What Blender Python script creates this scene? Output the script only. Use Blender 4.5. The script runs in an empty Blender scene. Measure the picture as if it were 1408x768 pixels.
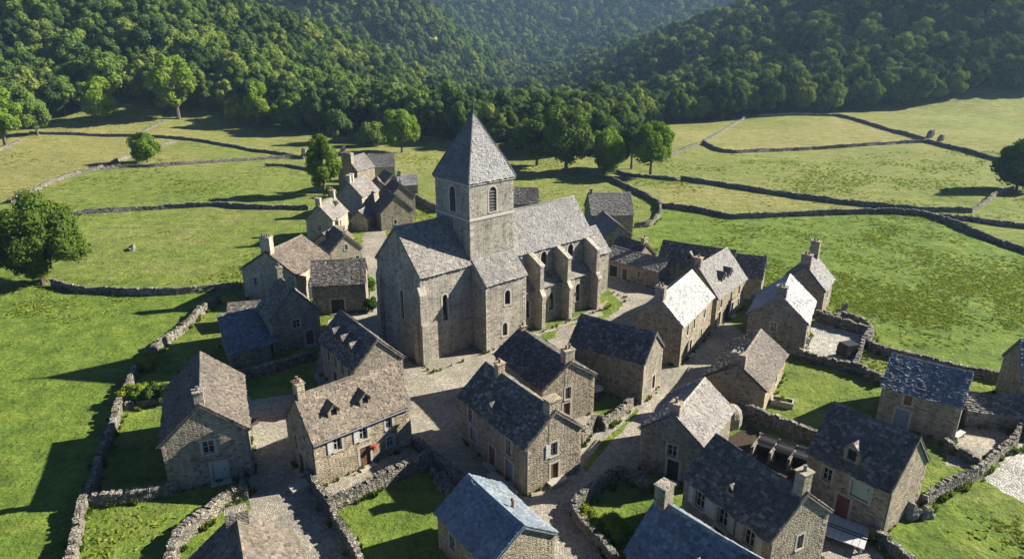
import bpy, math, random
import numpy as np
from mathutils import Vector, Matrix
from mathutils.geometry import tessellate_polygon
R = math.radians
rnd = random.Random(7)
SC = bpy.context.scene
COL = SC.collection

# ------------------------------------------------------------------ camera, sky, sun, exposure
CAMH, PITCH, FPX = 34.0, R(20), 939.0
cd = bpy.data.cameras.new('camera'); cam = bpy.data.objects.new('camera', cd); COL.objects.link(cam)
cam.location = (0, 0, CAMH); cam.rotation_euler = (R(90) - PITCH, 0, 0)
cd.sensor_width = 36; cd.lens = FPX / 1408 * 36; cd.clip_start = .5; cd.clip_end = 6000
SC.camera = cam
SUN_AZ, SUN_EL = R(15), R(29)                     # azimuth counted from +X towards +Y
w = bpy.data.worlds.new('World'); SC.world = w; w.use_nodes = True
nt = w.node_tree; nt.nodes.clear()
sky = nt.nodes.new('ShaderNodeTexSky'); sky.sky_type = 'NISHITA'; sky.sun_disc = False
sky.sun_elevation = SUN_EL; sky.sun_rotation = R(90) - SUN_AZ
sky.air_density = .3; sky.dust_density = 0.0; sky.ozone_density = 4.0
bg = nt.nodes.new('ShaderNodeBackground'); bg.inputs[1].default_value = .068
wo = nt.nodes.new('ShaderNodeOutputWorld')
nt.links.new(sky.outputs[0], bg.inputs[0]); nt.links.new(bg.outputs[0], wo.inputs[0])
sd = bpy.data.lights.new('sun', 'SUN'); sd.energy = 5.0; sd.angle = R(.5); sd.color = (1, .93, .8)
sun = bpy.data.objects.new('sun', sd); COL.objects.link(sun)
sv = Vector((math.cos(SUN_AZ) * math.cos(SUN_EL), math.sin(SUN_AZ) * math.cos(SUN_EL), math.sin(SUN_EL)))
sun.rotation_euler = sv.to_track_quat('Z', 'Y').to_euler(); sun.location = sv * 300
vs = SC.view_settings; vs.view_transform = 'Standard'; vs.look = 'None'; vs.exposure = 1.7; vs.gamma = 1; vs.use_curve_mapping = False
SC.cycles.max_bounces = 5; SC.cycles.diffuse_bounces = 3; SC.cycles.glossy_bounces = 2
SC.cycles.transmission_bounces = 3; SC.cycles.volume_bounces = 1; SC.cycles.transparent_max_bounces = 4

# ------------------------------------------------------------------ terrain
def sm(a, b, x):
    t = np.clip((np.asarray(x, float) - a) / (b - a), 0, 1); return t * t * (3 - 2 * t)
def sp(x, k=10.): return k * np.logaddexp(0, np.asarray(x, float) / k)
def wav(x, y, l, s=0.):
    return (np.sin(x / l + 1.3 * np.sin(y / l * .7 + s) + s) + np.sin(y / l * 1.1 + 1.7 * np.sin(x / l * .6 + 2 * s) + 2.1 * s)) * .5
def T(x, y):
    x = np.asarray(x, float); y = np.asarray(y, float)
    cap = lambda h, m: m * np.tanh(h / m)
    hl = cap(.42 * sp(-50 - x), 170) * sm(228, 390, y) * (1 - .95 * sm(430, 540, y))
    h2 = cap(.58 * sp(-x + 2), 170) * sm(640, 760, y) * (1 - .7 * sm(850, 980, y))
    h3 = 180 * sm(980, 1560, y)
    hr = cap(.34 * sp(x - 60), 160) * sm(285, 460, y) * (1 - .6 * sm(560, 720, y))
    dip = -26 * np.exp(-((x - 5) / 85) ** 2) * sm(235, 430, y) * (1 - sm(900, 1050, y))
    far = sm(250, 360, y)
    hills = hl + h2 + h3 + hr + dip + far * (5 * wav(x, y, 45, .7) + 2.5 * wav(x, y, 19, 2.))
    dx = np.maximum(np.maximum(-46 - x, x - 58), 0); dy = np.maximum(np.maximum(-60 - y, y - 150), 0)
    out = sm(0, 26, np.hypot(dx, dy))
    und = out * (.75 * wav(x, y, 23, .3) + .36 * wav(x, y, 8.5, 1.1) + .12 * wav(x, y, 3.3, 2.2))
    return hills + und
CS, SN = math.cos(PITCH), math.sin(PITCH)
def P(u, v, z=0.0):
    """point on the level z seen at pixel (u, v) of the survey picture"""
    t = (v - 384) / FPX; d = ((u - 704) / FPX, CS - t * SN, -(SN + t * CS)); k = (z - CAMH) / d[2]
    return Vector((d[0] * k, d[1] * k, z))
def G(u, v):
    """point on the terrain"""
    t = (v - 384) / FPX; d = np.array(((u - 704) / FPX, CS - t * SN, -(SN + t * CS)))
    k = np.arange(25, 900, .5); x, y, z = d[0] * k, d[1] * k, CAMH + d[2] * k; hit = np.nonzero(z <= T(x, y))[0]
    i = hit[0] if len(hit) else len(k) - 1
    return Vector((x[i], y[i], float(T(x[i], y[i]))))
def in_view(p, m=30):
    f = p[1] * CS - (p[2] - CAMH) * SN
    if f < 1: return False
    u = 704 + FPX * p[0] / f; v = 384 - FPX * (p[1] * SN + (p[2] - CAMH) * CS) / f
    return -m < u < 1408 + m and -m < v < 768 + m * 2

# ------------------------------------------------------------------ materials
class NT:
    def __init__(s, name):
        m = bpy.data.materials.new(name); m.use_nodes = True; s.m = m; s.t = m.node_tree; s.t.nodes.clear()
        s.out = s.n('ShaderNodeOutputMaterial')
    def n(s, k, **kw):
        n = s.t.nodes.new(k)
        for a, b in kw.items(): setattr(n, a, b)
        return n
    def l(s, a, b): s.t.links.new(a, b)
    def val(s, inp, v):
        if isinstance(v, bpy.types.NodeSocket): s.l(v, inp)
        else: inp.default_value = v
    def noise(s, vec, scale, detail=4, rough=.55, dim='3D'):
        n = s.n('ShaderNodeTexNoise', noise_dimensions=dim); s.l(vec, n.inputs['Vector'])
        n.inputs['Scale'].default_value = scale; n.inputs['Detail'].default_value = detail; n.inputs['Roughness'].default_value = rough
        return n
    def ramp(s, f, stops, interp='LINEAR'):
        n = s.n('ShaderNodeValToRGB'); e = n.color_ramp.elements; n.color_ramp.interpolation = interp
        while len(e) < len(stops): e.new(.5)
        for i, (p, c) in enumerate(stops):
            e[i].position = p; e[i].color = c if len(c) == 4 else (*c, 1)
        s.l(f, n.inputs[0]); return n.outputs[0]
    def mix(s, f, a, b, mode='MIX'):
        n = s.n('ShaderNodeMix', data_type='RGBA', blend_type=mode)
        s.val(n.inputs[0], f); s.val(n.inputs[6], a); s.val(n.inputs[7], b); return n.outputs[2]
    def math(s, op, a, b=0., c=0.):
        n = s.n('ShaderNodeMath', operation=op); s.val(n.inputs[0], a); s.val(n.inputs[1], b); s.val(n.inputs[2], c); return n.outputs[0]
    def vmath(s, op, a, b=(0, 0, 0)):
        n = s.n('ShaderNodeVectorMath', operation=op); s.val(n.inputs[0], a); s.val(n.inputs[1], b); return n.outputs[0]
    def bsdf(s, col, rough=.85, spec=.3, bump=None, bd=.03, bs=.8):
        b = s.n('ShaderNodeBsdfPrincipled'); s.val(b.inputs['Base Color'], col); s.val(b.inputs['Roughness'], rough)
        b.inputs['Specular IOR Level'].default_value = spec
        if bump is not None:
            bn = s.n('ShaderNodeBump'); bn.inputs['Strength'].default_value = bs; bn.inputs['Distance'].default_value = bd
            s.l(bump, bn.inputs['Height']); s.l(bn.outputs[0], b.inputs['Normal'])
        s.l(b.outputs[0], s.out.inputs[0]); return b
def g4(c, k=1.): return (c[0] * k, c[1] * k, c[2] * k, 1)

def stone_mat(name, cols, sx=3.0, sy=5.8, mortar=(.34, .30, .23), bd=.05, moss=.0):
    t = NT(name); uv = t.n('ShaderNodeUVMap'); uv.uv_map = 'UVMap'
    oi = t.n('ShaderNodeObjectInfo')
    v = t.vmath('ADD', uv.outputs[0], oi.outputs['Location'])
    ns = t.noise(v, .9, 3); d = t.vmath('SCALE', t.vmath('SUBTRACT', ns.outputs['Color'], (.5, .5, .5))); d.node.inputs[3].default_value = .30
    v2 = t.vmath('MULTIPLY', t.vmath('ADD', v, d), (sx, sy, 0))
    vo = t.n('ShaderNodeTexVoronoi', voronoi_dimensions='2D'); t.l(v2, vo.inputs['Vector']); vo.inputs['Scale'].default_value = 1; vo.inputs['Randomness'].default_value = .85
    ve = t.n('ShaderNodeTexVoronoi', voronoi_dimensions='2D', feature='DISTANCE_TO_EDGE'); t.l(v2, ve.inputs['Vector']); ve.inputs['Scale'].default_value = 1; ve.inputs['Randomness'].default_value = .85
    sep = t.n('ShaderNodeSeparateColor'); t.l(vo.outputs['Color'], sep.inputs[0])
    k = len(cols); c = t.ramp(sep.outputs[0], [((i + .5) / k, cc) for i, cc in enumerate(cols)])
    fine = t.noise(v, 9, 4, .7)
    c = t.mix(.75, c, t.ramp(fine.outputs[0], [(.25, (.45, .45, .45)), (.7, (1.25, 1.25, 1.25))]), 'MULTIPLY')
    big = t.noise(v, .35, 5, .6)
    c = t.mix(.8, c, t.ramp(big.outputs[0], [(.3, (.62, .62, .62)), (.65, (1.12, 1.1, 1.05))]), 'MULTIPLY')
    em = t.ramp(ve.outputs['Distance'], [(.02, (1, 1, 1)), (.10, (0, 0, 0))])
    c = t.mix(em, c, g4(mortar, .8))
    if moss:
        mo = t.ramp(t.noise(v, 1.7, 6, .7).outputs[0], [(.6, (0, 0, 0)), (.72, (moss, moss, moss))])
        c = t.mix(mo, c, (.11, .12, .05, 1))
    st_ = t.noise(t.vmath('MULTIPLY', v, (1.6, .22, 1)), 1., 5, .7); c = t.mix(.8, c, t.ramp(st_.outputs[0], [(.32, (.62, .63, .62)), (.6, (1.08, 1.08, 1.07))]), 'MULTIPLY')
    c = t.mix(1., c, t.ramp(oi.outputs['Random'], [(0., (.80, .82, .86)), (.35, (1.0, .97, .92)), (.7, (.88, .88, .88)), (1., (1.12, 1.06, .96))]), 'MULTIPLY')
    at = t.n('ShaderNodeAttribute', attribute_name='tint')
    tv = t.math('MULTIPLY_ADD', at.outputs['Fac'], 1.0, .5)
    cc = t.n('ShaderNodeCombineColor'); [t.l(tv, cc.inputs[i]) for i in range(3)]
    c = t.mix(1., c, cc.outputs[0], 'MULTIPLY')
    hgt = t.math('ADD', t.math('MINIMUM', ve.outputs['Distance'], .22), t.math('MULTIPLY', fine.outputs[0], .16))
    hgt = t.math('ADD', hgt, t.math('MULTIPLY', sep.outputs[1], .18))
    t.bsdf(c, .9, .2, hgt, bd * 2.2, .9); return t.m

def roof_mat(name, cols, rough=.55, spec=.5, lichen=.5, lich=(.5, .49, .44)):
    t = NT(name); at = t.n('ShaderNodeAttribute', attribute_name='tint'); tc = t.n('ShaderNodeTexCoord'); oi = t.n('ShaderNodeObjectInfo')
    v = t.vmath('ADD', tc.outputs['Object'], oi.outputs['Location'])
    k = len(cols); c = t.ramp(at.outputs['Fac'], [((i + .5) / k, cc) for i, cc in enumerate(cols)])
    n1 = t.noise(v, 6, 5, .75); n2 = t.noise(v, .5, 4, .6)
    c = t.mix(.8, c, t.ramp(n1.outputs[0], [(.25, (.55, .55, .55)), (.75, (1.3, 1.3, 1.3))]), 'MULTIPLY')
    c = t.mix(.7, c, t.ramp(n2.outputs[0], [(.3, (.65, .65, .67)), (.7, (1.2, 1.17, 1.12))]), 'MULTIPLY')
    c = t.mix(1., c, t.ramp(oi.outputs['Random'], [(0., (.78, .79, .82)), (.5, (1.02, 1., .97)), (1., (1.25, 1.2, 1.12))]), 'MULTIPLY')
    mo = t.ramp(t.noise(v, .9, 6, .8).outputs[0], [(.58, (0, 0, 0)), (.7, (.45,) * 3)]); c = t.mix(mo, c, (.095, .098, .05, 1))
    li = t.ramp(t.noise(v, 3.4, 6, .85).outputs[0], [(.575, (0, 0, 0)), (.66, (lichen,) * 3)])
    c = t.mix(li, c, g4(lich))
    t.bsdf(c, t.math('MULTIPLY_ADD', n1.outputs[0], .3, rough - .15), spec, n1.outputs[0], .03, .7); return t.m

def plain(name, col, rough=.7, spec=.3, var=.35, scale=4., bump=.01):
    t = NT(name); tc = t.n('ShaderNodeTexCoord'); n = t.noise(tc.outputs['Object'], scale, 5, .65)
    c = t.mix(1., g4(col), t.ramp(n.outputs[0], [(.25, (1 - var,) * 3), (.75, (1 + var,) * 3)]), 'MULTIPLY')
    t.bsdf(c, rough, spec, n.outputs[0], bump, .6); return t.m

M = {}
M['stone_warm'] = stone_mat('rubble_stone_warm', [(0.164, 0.141, 0.108), (0.329, 0.285, 0.212), (0.257, 0.230, 0.183), (0.396, 0.349, 0.265), (0.287, 0.243, 0.179)])
M['stone_grey'] = stone_mat('rubble_stone_grey', [(0.134, 0.124, 0.107), (0.275, 0.251, 0.210), (0.217, 0.200, 0.173), (0.342, 0.315, 0.264), (0.233, 0.209, 0.171)])
M['stone_pale'] = stone_mat('rubble_stone_pale', [(.272, .238, .187), (.399, .357, .281), (.340, .315, .264), (.459, .416, .340), (.357, .315, .246)], mortar=(.45, .41, .33))
M['stone_church'] = stone_mat('church_stone', [(0.178, 0.166, 0.140), (0.324, 0.302, 0.253), (0.260, 0.241, 0.205), (0.389, 0.362, 0.305), (0.297, 0.275, 0.227)], 2.8, 5.2, (.34, .325, .29), .04, .5)
M['drystone'] = stone_mat('dry_stone', [(.101, .098, .086), (.234, .222, .195), (.172, .164, .144), (.312, .296, .265), (.203, .187, .160)], 3.0, 4.6, (.035, .034, .03), .09, .7)
M['dressed'] = plain('dressed_stone', (.31, .29, .245), .85, .2, .3, 5, .02)
M['slate_dark'] = roof_mat('slate_dark', [(0.065, 0.061, 0.057), (0.095, 0.088, 0.082), (0.076, 0.072, 0.066), (0.183, 0.170, 0.155), (0.085, 0.079, 0.074), (0.128, 0.120, 0.111), (0.072, 0.068, 0.064), (0.238, 0.224, 0.202)], .7, .25, .85, (.34, .34, .32))
M['slate_blue'] = roof_mat('slate_blue', [(0.074, 0.092, 0.115), (0.119, 0.144, 0.177), (0.092, 0.113, 0.140), (0.211, 0.240, 0.278), (0.105, 0.127, 0.158), (0.149, 0.176, 0.208)], .6, .35, .7, (.36, .38, .39))
M['slate_grey'] = roof_mat('stone_slate_grey', [(0.112, 0.108, 0.102), (0.175, 0.168, 0.159), (0.142, 0.136, 0.129), (0.229, 0.220, 0.208), (0.157, 0.150, 0.143), (0.193, 0.184, 0.175)], .68, .28, .6, (.40, .39, .36))
M['slate_white'] = roof_mat('stone_slate_pale', [(0.187, 0.186, 0.182), (0.317, 0.315, 0.307), (0.252, 0.250, 0.245), (0.382, 0.378, 0.369), (0.285, 0.282, 0.275), (0.337, 0.332, 0.324)], .5, .45, .4, (.5, .49, .46))
M['slate_brown'] = roof_mat('stone_slate_brown', [(0.085, 0.071, 0.058), (0.144, 0.121, 0.098), (0.111, 0.094, 0.077), (0.200, 0.171, 0.139), (0.126, 0.106, 0.086), (0.161, 0.137, 0.111)], .75, .25, .65, (.38, .36, .30))
M['slate_steel'] = roof_mat('slate_steel', [(.10, .135, .17), (.16, .20, .24), (.125, .16, .20), (.23, .265, .30), (.14, .18, .22), (.18, .22, .26)], .5, .5, .5, (.40, .42, .43))
M['glass'] = plain('window_glass', (.012, .015, .02), .12, .6, .2, 2, 0)
M['wood_grey'] = plain('weathered_grey_wood', (.36, .37, .36), .7, .3, .2, 8)
M['wood_brown'] = plain('brown_wood', (.11, .06, .035), .65, .3, .35, 7)
M['wood_red'] = plain('red_brown_paint', (.17, .06, .045), .6, .3, .25, 7)
M['wood_blue'] = plain('faded_blue_paint', (.14, .19, .23), .6, .3, .2, 7)
M['wood_green'] = plain('pale_green_paint', (.30, .36, .31), .6, .3, .2, 7)
M['wood_dark'] = plain('tarred_dark_wood', (.02, .019, .018), .6, .3, .4, 6)
M['lead'] = plain('lead_grey_metal', (.12, .125, .13), .45, .5, .2, 5)
M['louvre'] = plain('weathered_louvre', (.055, .055, .052), .8, .2, .3, 8)
M['clay'] = plain('fired_clay', (.20, .12, .085), .75, .2, .3, 6)
M['iron'] = plain('dark_iron', (.03, .03, .032), .5, .5, .2, 9)
M['flower'] = plain('red_petals', (.55, .03, .02), .6, .2, .3, 9)
M['rubber'] = plain('black_canvas', (.012, .012, .013), .6, .3, .4, 3)
M['soil'] = plain('dark_soil', (.045, .034, .024), .95, .1, .4, 3, .06)
M['bark'] = plain('bark', (.10, .08, .06), .9, .15, .4, 6, .04)
M['boulder'] = plain('lichen_boulder', (.15, .14, .12), .95, .15, .7, 3, .12)

def cobble_mat(name, cols, sc, joint, bd):
    t = NT(name); tc = t.n('ShaderNodeTexCoord'); v = tc.outputs['Object']
    ns = t.noise(v, 1.2, 2); d = t.vmath('SCALE', t.vmath('SUBTRACT', ns.outputs['Color'], (.5, .5, .5))); d.node.inputs[3].default_value = .25
    v2 = t.vmath('MULTIPLY', t.vmath('ADD', v, d), (1, 1, 0))
    vo = t.n('ShaderNodeTexVoronoi', voronoi_dimensions='2D'); t.l(v2, vo.inputs['Vector']); vo.inputs['Scale'].default_value = sc
    ve = t.n('ShaderNodeTexVoronoi', voronoi_dimensions='2D', feature='DISTANCE_TO_EDGE'); t.l(v2, ve.inputs['Vector']); ve.inputs['Scale'].default_value = sc
    sep = t.n('ShaderNodeSeparateColor'); t.l(vo.outputs['Color'], sep.inputs[0]); k = len(cols)
    c = t.ramp(sep.outputs[0], [((i + .5) / k, cc) for i, cc in enumerate(cols)])
    c = t.mix(t.ramp(ve.outputs['Distance'], [(.02, (1, 1, 1)), (.12, (0, 0, 0))]), c, g4(joint))
    big = t.noise(v, .22, 5, .65)
    c = t.mix(.85, c, t.ramp(big.outputs[0], [(.3, (.5, .5, .48)), (.7, (1.25, 1.2, 1.1))]), 'MULTIPLY')
    gr = t.ramp(t.noise(v, .5, 6, .75).outputs[0], [(.60, (0, 0, 0)), (.72, (.75,) * 3)])
    c = t.mix(gr, c, (.075, .085, .025, 1))
    h = t.math('ADD', t.math('MINIMUM', ve.outputs['Distance'], .3), t.math('MULTIPLY', sep.outputs[1], .2))
    t.bsdf(c, .85, .25, h, bd, .9); return t.m
M['cobbles'] = cobble_mat('cobblestones', [(0.212, 0.197, 0.169), (0.311, 0.292, 0.249), (0.261, 0.241, 0.208), (0.373, 0.349, 0.297)], 5.2, (.13, .12, .095), .05)
M['gravel'] = cobble_mat('pale_gravel', [(.25, .25, .235), (.42, .41, .385), (.34, .335, .32), (.5, .49, .46)], 3.8, (.2, .195, .18), .12)

def grass_mat(name, lush):
    t = NT(name); tc = t.n('ShaderNodeTexCoord'); v = tc.outputs['Object']
    n1 = t.noise(v, .045, 5, .6); n2 = t.noise(v, .35, 6, .68); n3 = t.noise(v, 2.6, 5, .75)
    vst = t.vmath('MULTIPLY', v, (.35, 1.3, 1)); n4 = t.noise(vst, .55, 5, .7)
    a = t.ramp(n2.outputs[0], [(.28, (.050, .085, .016)), (.5, (.104, .158, .025)), (.72, (.18, .222, .040))])
    b = t.ramp(n4.outputs[0], [(.3, (.125, .145, .036)), (.55, (.22, .21, .075)), (.75, (.32, .275, .14))])
    at = t.n('ShaderNodeAttribute', attribute_name='dry')
    f = t.math('ADD', at.outputs['Fac'], t.math('MULTIPLY', t.math('SUBTRACT', n1.outputs[0], .5), 1.3)); f = t.math('ADD', f, t.math('MULTIPLY', t.math('SUBTRACT', n4.outputs[0], .5), .9))
    f = t.ramp(f, [(.05, (0, 0, 0)), (.95, (1, 1, 1))])
    c = t.mix(f if not lush else .05, a, b)
    c = t.mix(.75, c, t.ramp(n3.outputs[0], [(.25, (.42, .45, .42)), (.75, (1.5, 1.46, 1.36))]), 'MULTIPLY')
    h = t.math('ADD', t.math('MULTIPLY', n2.outputs[0], 1.0), t.math('MULTIPLY', n3.outputs[0], .32))
    h = t.math('ADD', h, t.math('MULTIPLY', n4.outputs[0], .7))
    t.bsdf(c, .95, .1, h, .75, .9); return t.m
M['grass'] = grass_mat('meadow_grass', False); M['lawn'] = grass_mat('garden_grass', True)

def leaf_mat(name, c1, c2, c3, trans=.22):
    t = NT(name); oi = t.n('ShaderNodeObjectInfo'); at = t.n('ShaderNodeAttribute', attribute_name='tint')
    c = t.ramp(oi.outputs['Random'], [(.08, c1), (.5, c2), (.92, c3)])
    c = t.mix(1., c, t.ramp(at.outputs['Fac'], [(0., (.55, .6, .6)), (1., (1.5, 1.4, 1.2))]), 'MULTIPLY')
    d = t.n('ShaderNodeBsdfDiffuse'); t.l(c, d.inputs[0]); tr = t.n('ShaderNodeBsdfTranslucent')
    t.l(t.mix(1., c, (1.3, 1.4, .6, 1), 'MULTIPLY'), tr.inputs[0])
    mx = t.n('ShaderNodeMixShader'); mx.inputs[0].default_value = trans; t.l(d.outputs[0], mx.inputs[1]); t.l(tr.outputs[0], mx.inputs[2])
    t.l(mx.outputs[0], t.out.inputs[0]); return t.m
M['leaf_wood'] = leaf_mat('woodland_leaves', (.052, .094, .030), (.10, .158, .036), (.165, .205, .048))
M['leaf_deep'] = leaf_mat('dark_leaves', (.036, .064, .022), (.058, .098, .026), (.082, .125, .03))
M['leaf_light'] = leaf_mat('bright_leaves', (.11, .175, .025), (.13, .20, .028), (.155, .225, .032), .34)
M['leaf_mid'] = leaf_mat('meadow_tree_leaves', (.055, .09, .018), (.062, .10, .02), (.07, .11, .02))
M['leaf_yellow'] = leaf_mat('yellow_green_leaves', (.13, .16, .025), (.16, .18, .03), (.17, .19, .03))

M['tuft'] = leaf_mat('tuft_blades', (.12, .18, .028), (.17, .23, .04), (.26, .27, .085), .4)
M['weed'] = leaf_mat('weed_leaves', (.05, .085, .015), (.075, .11, .02), (.11, .13, .03), .3)

# ------------------------------------------------------------------ mesh helper
class MB:
    def __init__(s): s.v = []; s.f = []; s.uv = []; s.t = []
    def poly(s, pts, uv=None, t=.5):
        b = len(s.v); pts = [Vector(p) for p in pts]; s.v += pts; s.f.append(tuple(range(b, b + len(pts)))); s.t.append(t)
        if uv is None:
            n = (pts[1] - pts[0]).cross(pts[2] - pts[0])
            n = n.normalized() if n.length > 1e-9 else Vector((0, 0, 1))
            if abs(n.z) < .85:
                h = Vector((-n.y, n.x, 0)).normalized(); uv = [(p.dot(h), p.z) for p in pts]
            else: uv = [(p.x, p.y) for p in pts]
        s.uv += list(uv)
    def box(s, c, sz, rz=0., t=.5, tilt=0., axis='X', jit=0., rg=None):
        m = Matrix.Translation(c) @ Matrix.Rotation(rz, 4, 'Z')
        if tilt: m = m @ Matrix.Rotation(tilt, 4, axis)
        x, y, z = sz[0] / 2, sz[1] / 2, sz[2] / 2
        q = [Vector((a, b, d)) for d in (-z, z) for a, b in ((-x, -y), (x, -y), (x, y), (-x, y))]
        if jit:
            g = rg or rnd; q = [p + Vector((g.uniform(-jit, jit) * sz[0], g.uniform(-jit, jit) * sz[1], g.uniform(-jit, jit) * sz[2])) for p in q]
        q = [m @ p for p in q]
        for f in ((3, 2, 1, 0), (4, 5, 6, 7), (0, 1, 5, 4), (1, 2, 6, 5), (2, 3, 7, 6), (3, 0, 4, 7)): s.poly([q[i] for i in f], None, t)
    def tube(s, pts, rads, n=7, t=.5, cap=True):
        pts = [Vector(p) for p in pts]; rings = []
        for i, p in enumerate(pts):
            d = (pts[min(i + 1, len(pts) - 1)] - pts[max(i - 1, 0)]).normalized()
            a = d.cross(Vector((0, 0, 1)) if abs(d.z) < .9 else Vector((1, 0, 0))).normalized(); b = d.cross(a)
            rings.append([p + (a * math.cos(2 * math.pi * k / n) + b * math.sin(2 * math.pi * k / n)) * rads[i] for k in range(n)])
        for r0, r1 in zip(rings, rings[1:]):
            for k in range(n): s.poly([r0[k], r1[k], r1[(k + 1) % n], r0[(k + 1) % n]], None, t)
        if cap: s.poly(rings[-1][::-1], None, t); s.poly(rings[0], None, t)
    def blob(s, c, r, seed, sub=2, t=.5, rough=.25, flat=.0):
        rg = random.Random(seed); c = Vector(c); nu, nv = 6 + 3 * sub, 4 + 2 * sub
        ph = [rg.uniform(0, 6) for _ in range(6)]
        def pt(i, j):
            a = 2 * math.pi * (i % nu) / nu; b = math.pi * j / nv - math.pi / 2
            d = Vector((math.cos(a) * math.cos(b), math.sin(a) * math.cos(b), math.sin(b)))
            k = 1 + rough * (math.sin(2.3 * d.x + ph[0]) * math.sin(2.7 * d.y + ph[1]) + .6 * math.sin(5 * d.z + 4 * d.x + ph[2]) + .5 * math.sin(6 * d.y + ph[3]))
            q = Vector((d.x * r[0], d.y * r[1], d.z * r[2])) * k
            if q.z < -flat * r[2] and flat: q.z = -flat * r[2]
            return c + q
        for j in range(nv):
            for i in range(nu):
                q = [pt(i, j), pt(i + 1, j), pt(i + 1, j + 1), pt(i, j + 1)]
                if j == 0: q = [q[0], q[2], q[3]]
                elif j == nv - 1: q = q[:3]
                s.poly(q, None, t)
    def build(s, name, mat, parent=None, loc=None, rz=0., smooth=False):
        me = bpy.data.meshes.new(name); me.from_pydata([tuple(p) for p in s.v], [], s.f)
        if s.uv:
            ul = me.uv_layers.new(name='UVMap'); ul.data.foreach_set('uv', np.array(s.uv, np.float32).ravel())
        at = me.attributes.new('tint', 'FLOAT', 'FACE'); at.data.foreach_set('value', np.array(s.t, np.float32))
        me.materials.append(mat)
        if smooth: me.polygons.foreach_set('use_smooth', [True] * len(me.polygons))
        me.update(); o = bpy.data.objects.new(name, me); COL.objects.link(o)
        if parent: o.parent = parent
        if loc is not None: o.location = loc
        o.rotation_euler.z = rz
        return o
def tag(o, label, cat, group=None):
    o['label'] = label; o['category'] = cat
    if group: o['group'] = group
    return o
def empty(name, loc, label, cat, rz=0., group=None):
    o = bpy.data.objects.new(name, None); COL.objects.link(o); o.location = loc; o.rotation_euler.z = rz; o.empty_display_size = .3
    return tag(o, label, cat, group)

# ------------------------------------------------------------------ facades with real openings
def hole_outline(h):
    u, z, w_, hh, arch = h
    if arch:
        r = w_ / 2; n = 8; zs = z + hh - r * 1.15
        top = [(u + r * math.cos(math.pi * k / n), zs + r * 1.15 * math.sin(math.pi * k / n)) for k in range(n + 1)]
    else: top = [(u + w_ / 2, z + hh), (u - w_ / 2, z + hh)]
    return [(u - w_ / 2, z), (u + w_ / 2, z)] + top
def interp(line, u):
    for (a, za), (b, zb) in zip(line, line[1:]):
        if a - 1e-6 <= u <= b + 1e-6: return za if b == a else za + (zb - za) * (u - a) / (b - a)
    return line[-1][1]
def facade(mb, o, ux, nrm, top, holes, depth=.22, base=-.3, t=.5):
    """vertical wall from o along ux (unit), outward normal nrm; top = polyline [(u, z)]; holes = (u, z, w, h, arch)"""
    o = Vector(o); ux = Vector(ux); nrm = Vector(nrm)
    pt = lambda u, z, d=0.: o + ux * u + Vector((0, 0, z)) - nrm * d
    br = set(round(u, 4) for u, _ in top)
    outs = []
    for h in holes:
        ol = hole_outline(h); outs.append(ol)
        for u, z in ol: br.add(round(u, 4))
    br = sorted(br)
    def htop(h, u):
        if not h[4]: return h[1] + h[3]
        return interp(sorted(hole_outline(h)[2:]), u)
    for a, b in zip(br, br[1:]):
        if b - a < 1e-4: continue
        mid = (a + b) / 2; hs = sorted([h for h in holes if h[0] - h[2] / 2 < mid < h[0] + h[2] / 2], key=lambda h: h[1])
        za, zb = base, base
        for h in hs:
            if h[1] > min(za, zb) + 1e-4: mb.poly([pt(a, za), pt(b, zb), pt(b, h[1]), pt(a, h[1])], [(a, za), (b, zb), (b, h[1]), (a, h[1])], t)
            za, zb = htop(h, a), htop(h, b)
        ta, tb = interp(top, a), interp(top, b)
        q = [(a, za), (b, zb), (b, tb), (a, ta)]
        if tb - zb < 1e-4: q = [q[0], q[1], q[3]]
        elif ta - za < 1e-4: q = [q[0], q[1], q[2]]
        mb.poly([pt(*p) for p in q], q, t)
    for ol in outs:
        for i in range(len(ol)):
            p, q = ol[i], ol[(i + 1) % len(ol)]
            mb.poly([pt(*p), pt(*p, depth), pt(*q, depth), pt(*q)], None, t)
def surround(mb, o, ux, nrm, h, wd=.16, pr=.025, t=.75):
    """dressed stone band round one opening"""
    o = Vector(o); ux = Vector(ux); nrm = Vector(nrm); ol = hole_outline(h); u0, z0 = h[0], h[1] + h[3] / 2
    pt = lambda u, z: o + ux * u + Vector((0, 0, z)) + nrm * pr
    def outp(p):
        u, z = p; du = wd if u > u0 + 1e-6 else (-wd if u < u0 - 1e-6 else 0)
        if h[4] and z > h[1] + h[3] - h[2] * .575 - 1e-6:
            cz = h[1] + h[3] - h[2] * .575; dx, dz = u - u0, z - cz; L = math.hypot(dx, dz) or 1; return (u + dx / L * wd, z + dz / L * wd)
        return (u + du, z + (wd * .9 if z > z0 else (-wd * .7 if h[1] > .1 else 0)))
    for i in range(len(ol)):
        p, q = ol[i], ol[(i + 1) % len(ol)]
        if i == 0 and h[1] < .1: continue
        P_, Q_ = outp(p), outp(q)
        mb.poly([pt(*P_), pt(*Q_), pt(*q), pt(*p)], None, t)
        mb.poly([pt(*P_) - nrm * (pr + .03), pt(*Q_) - nrm * (pr + .03), pt(*Q_), pt(*P_)], None, t)
def pane_mesh(o, ux, nrm, h, d):
    mb = MB(); o = Vector(o) - Vector(nrm) * d; ux = Vector(ux)
    mb.poly([o + ux * u + Vector((0, 0, z)) for u, z in hole_outline(h)]); return mb
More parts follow.
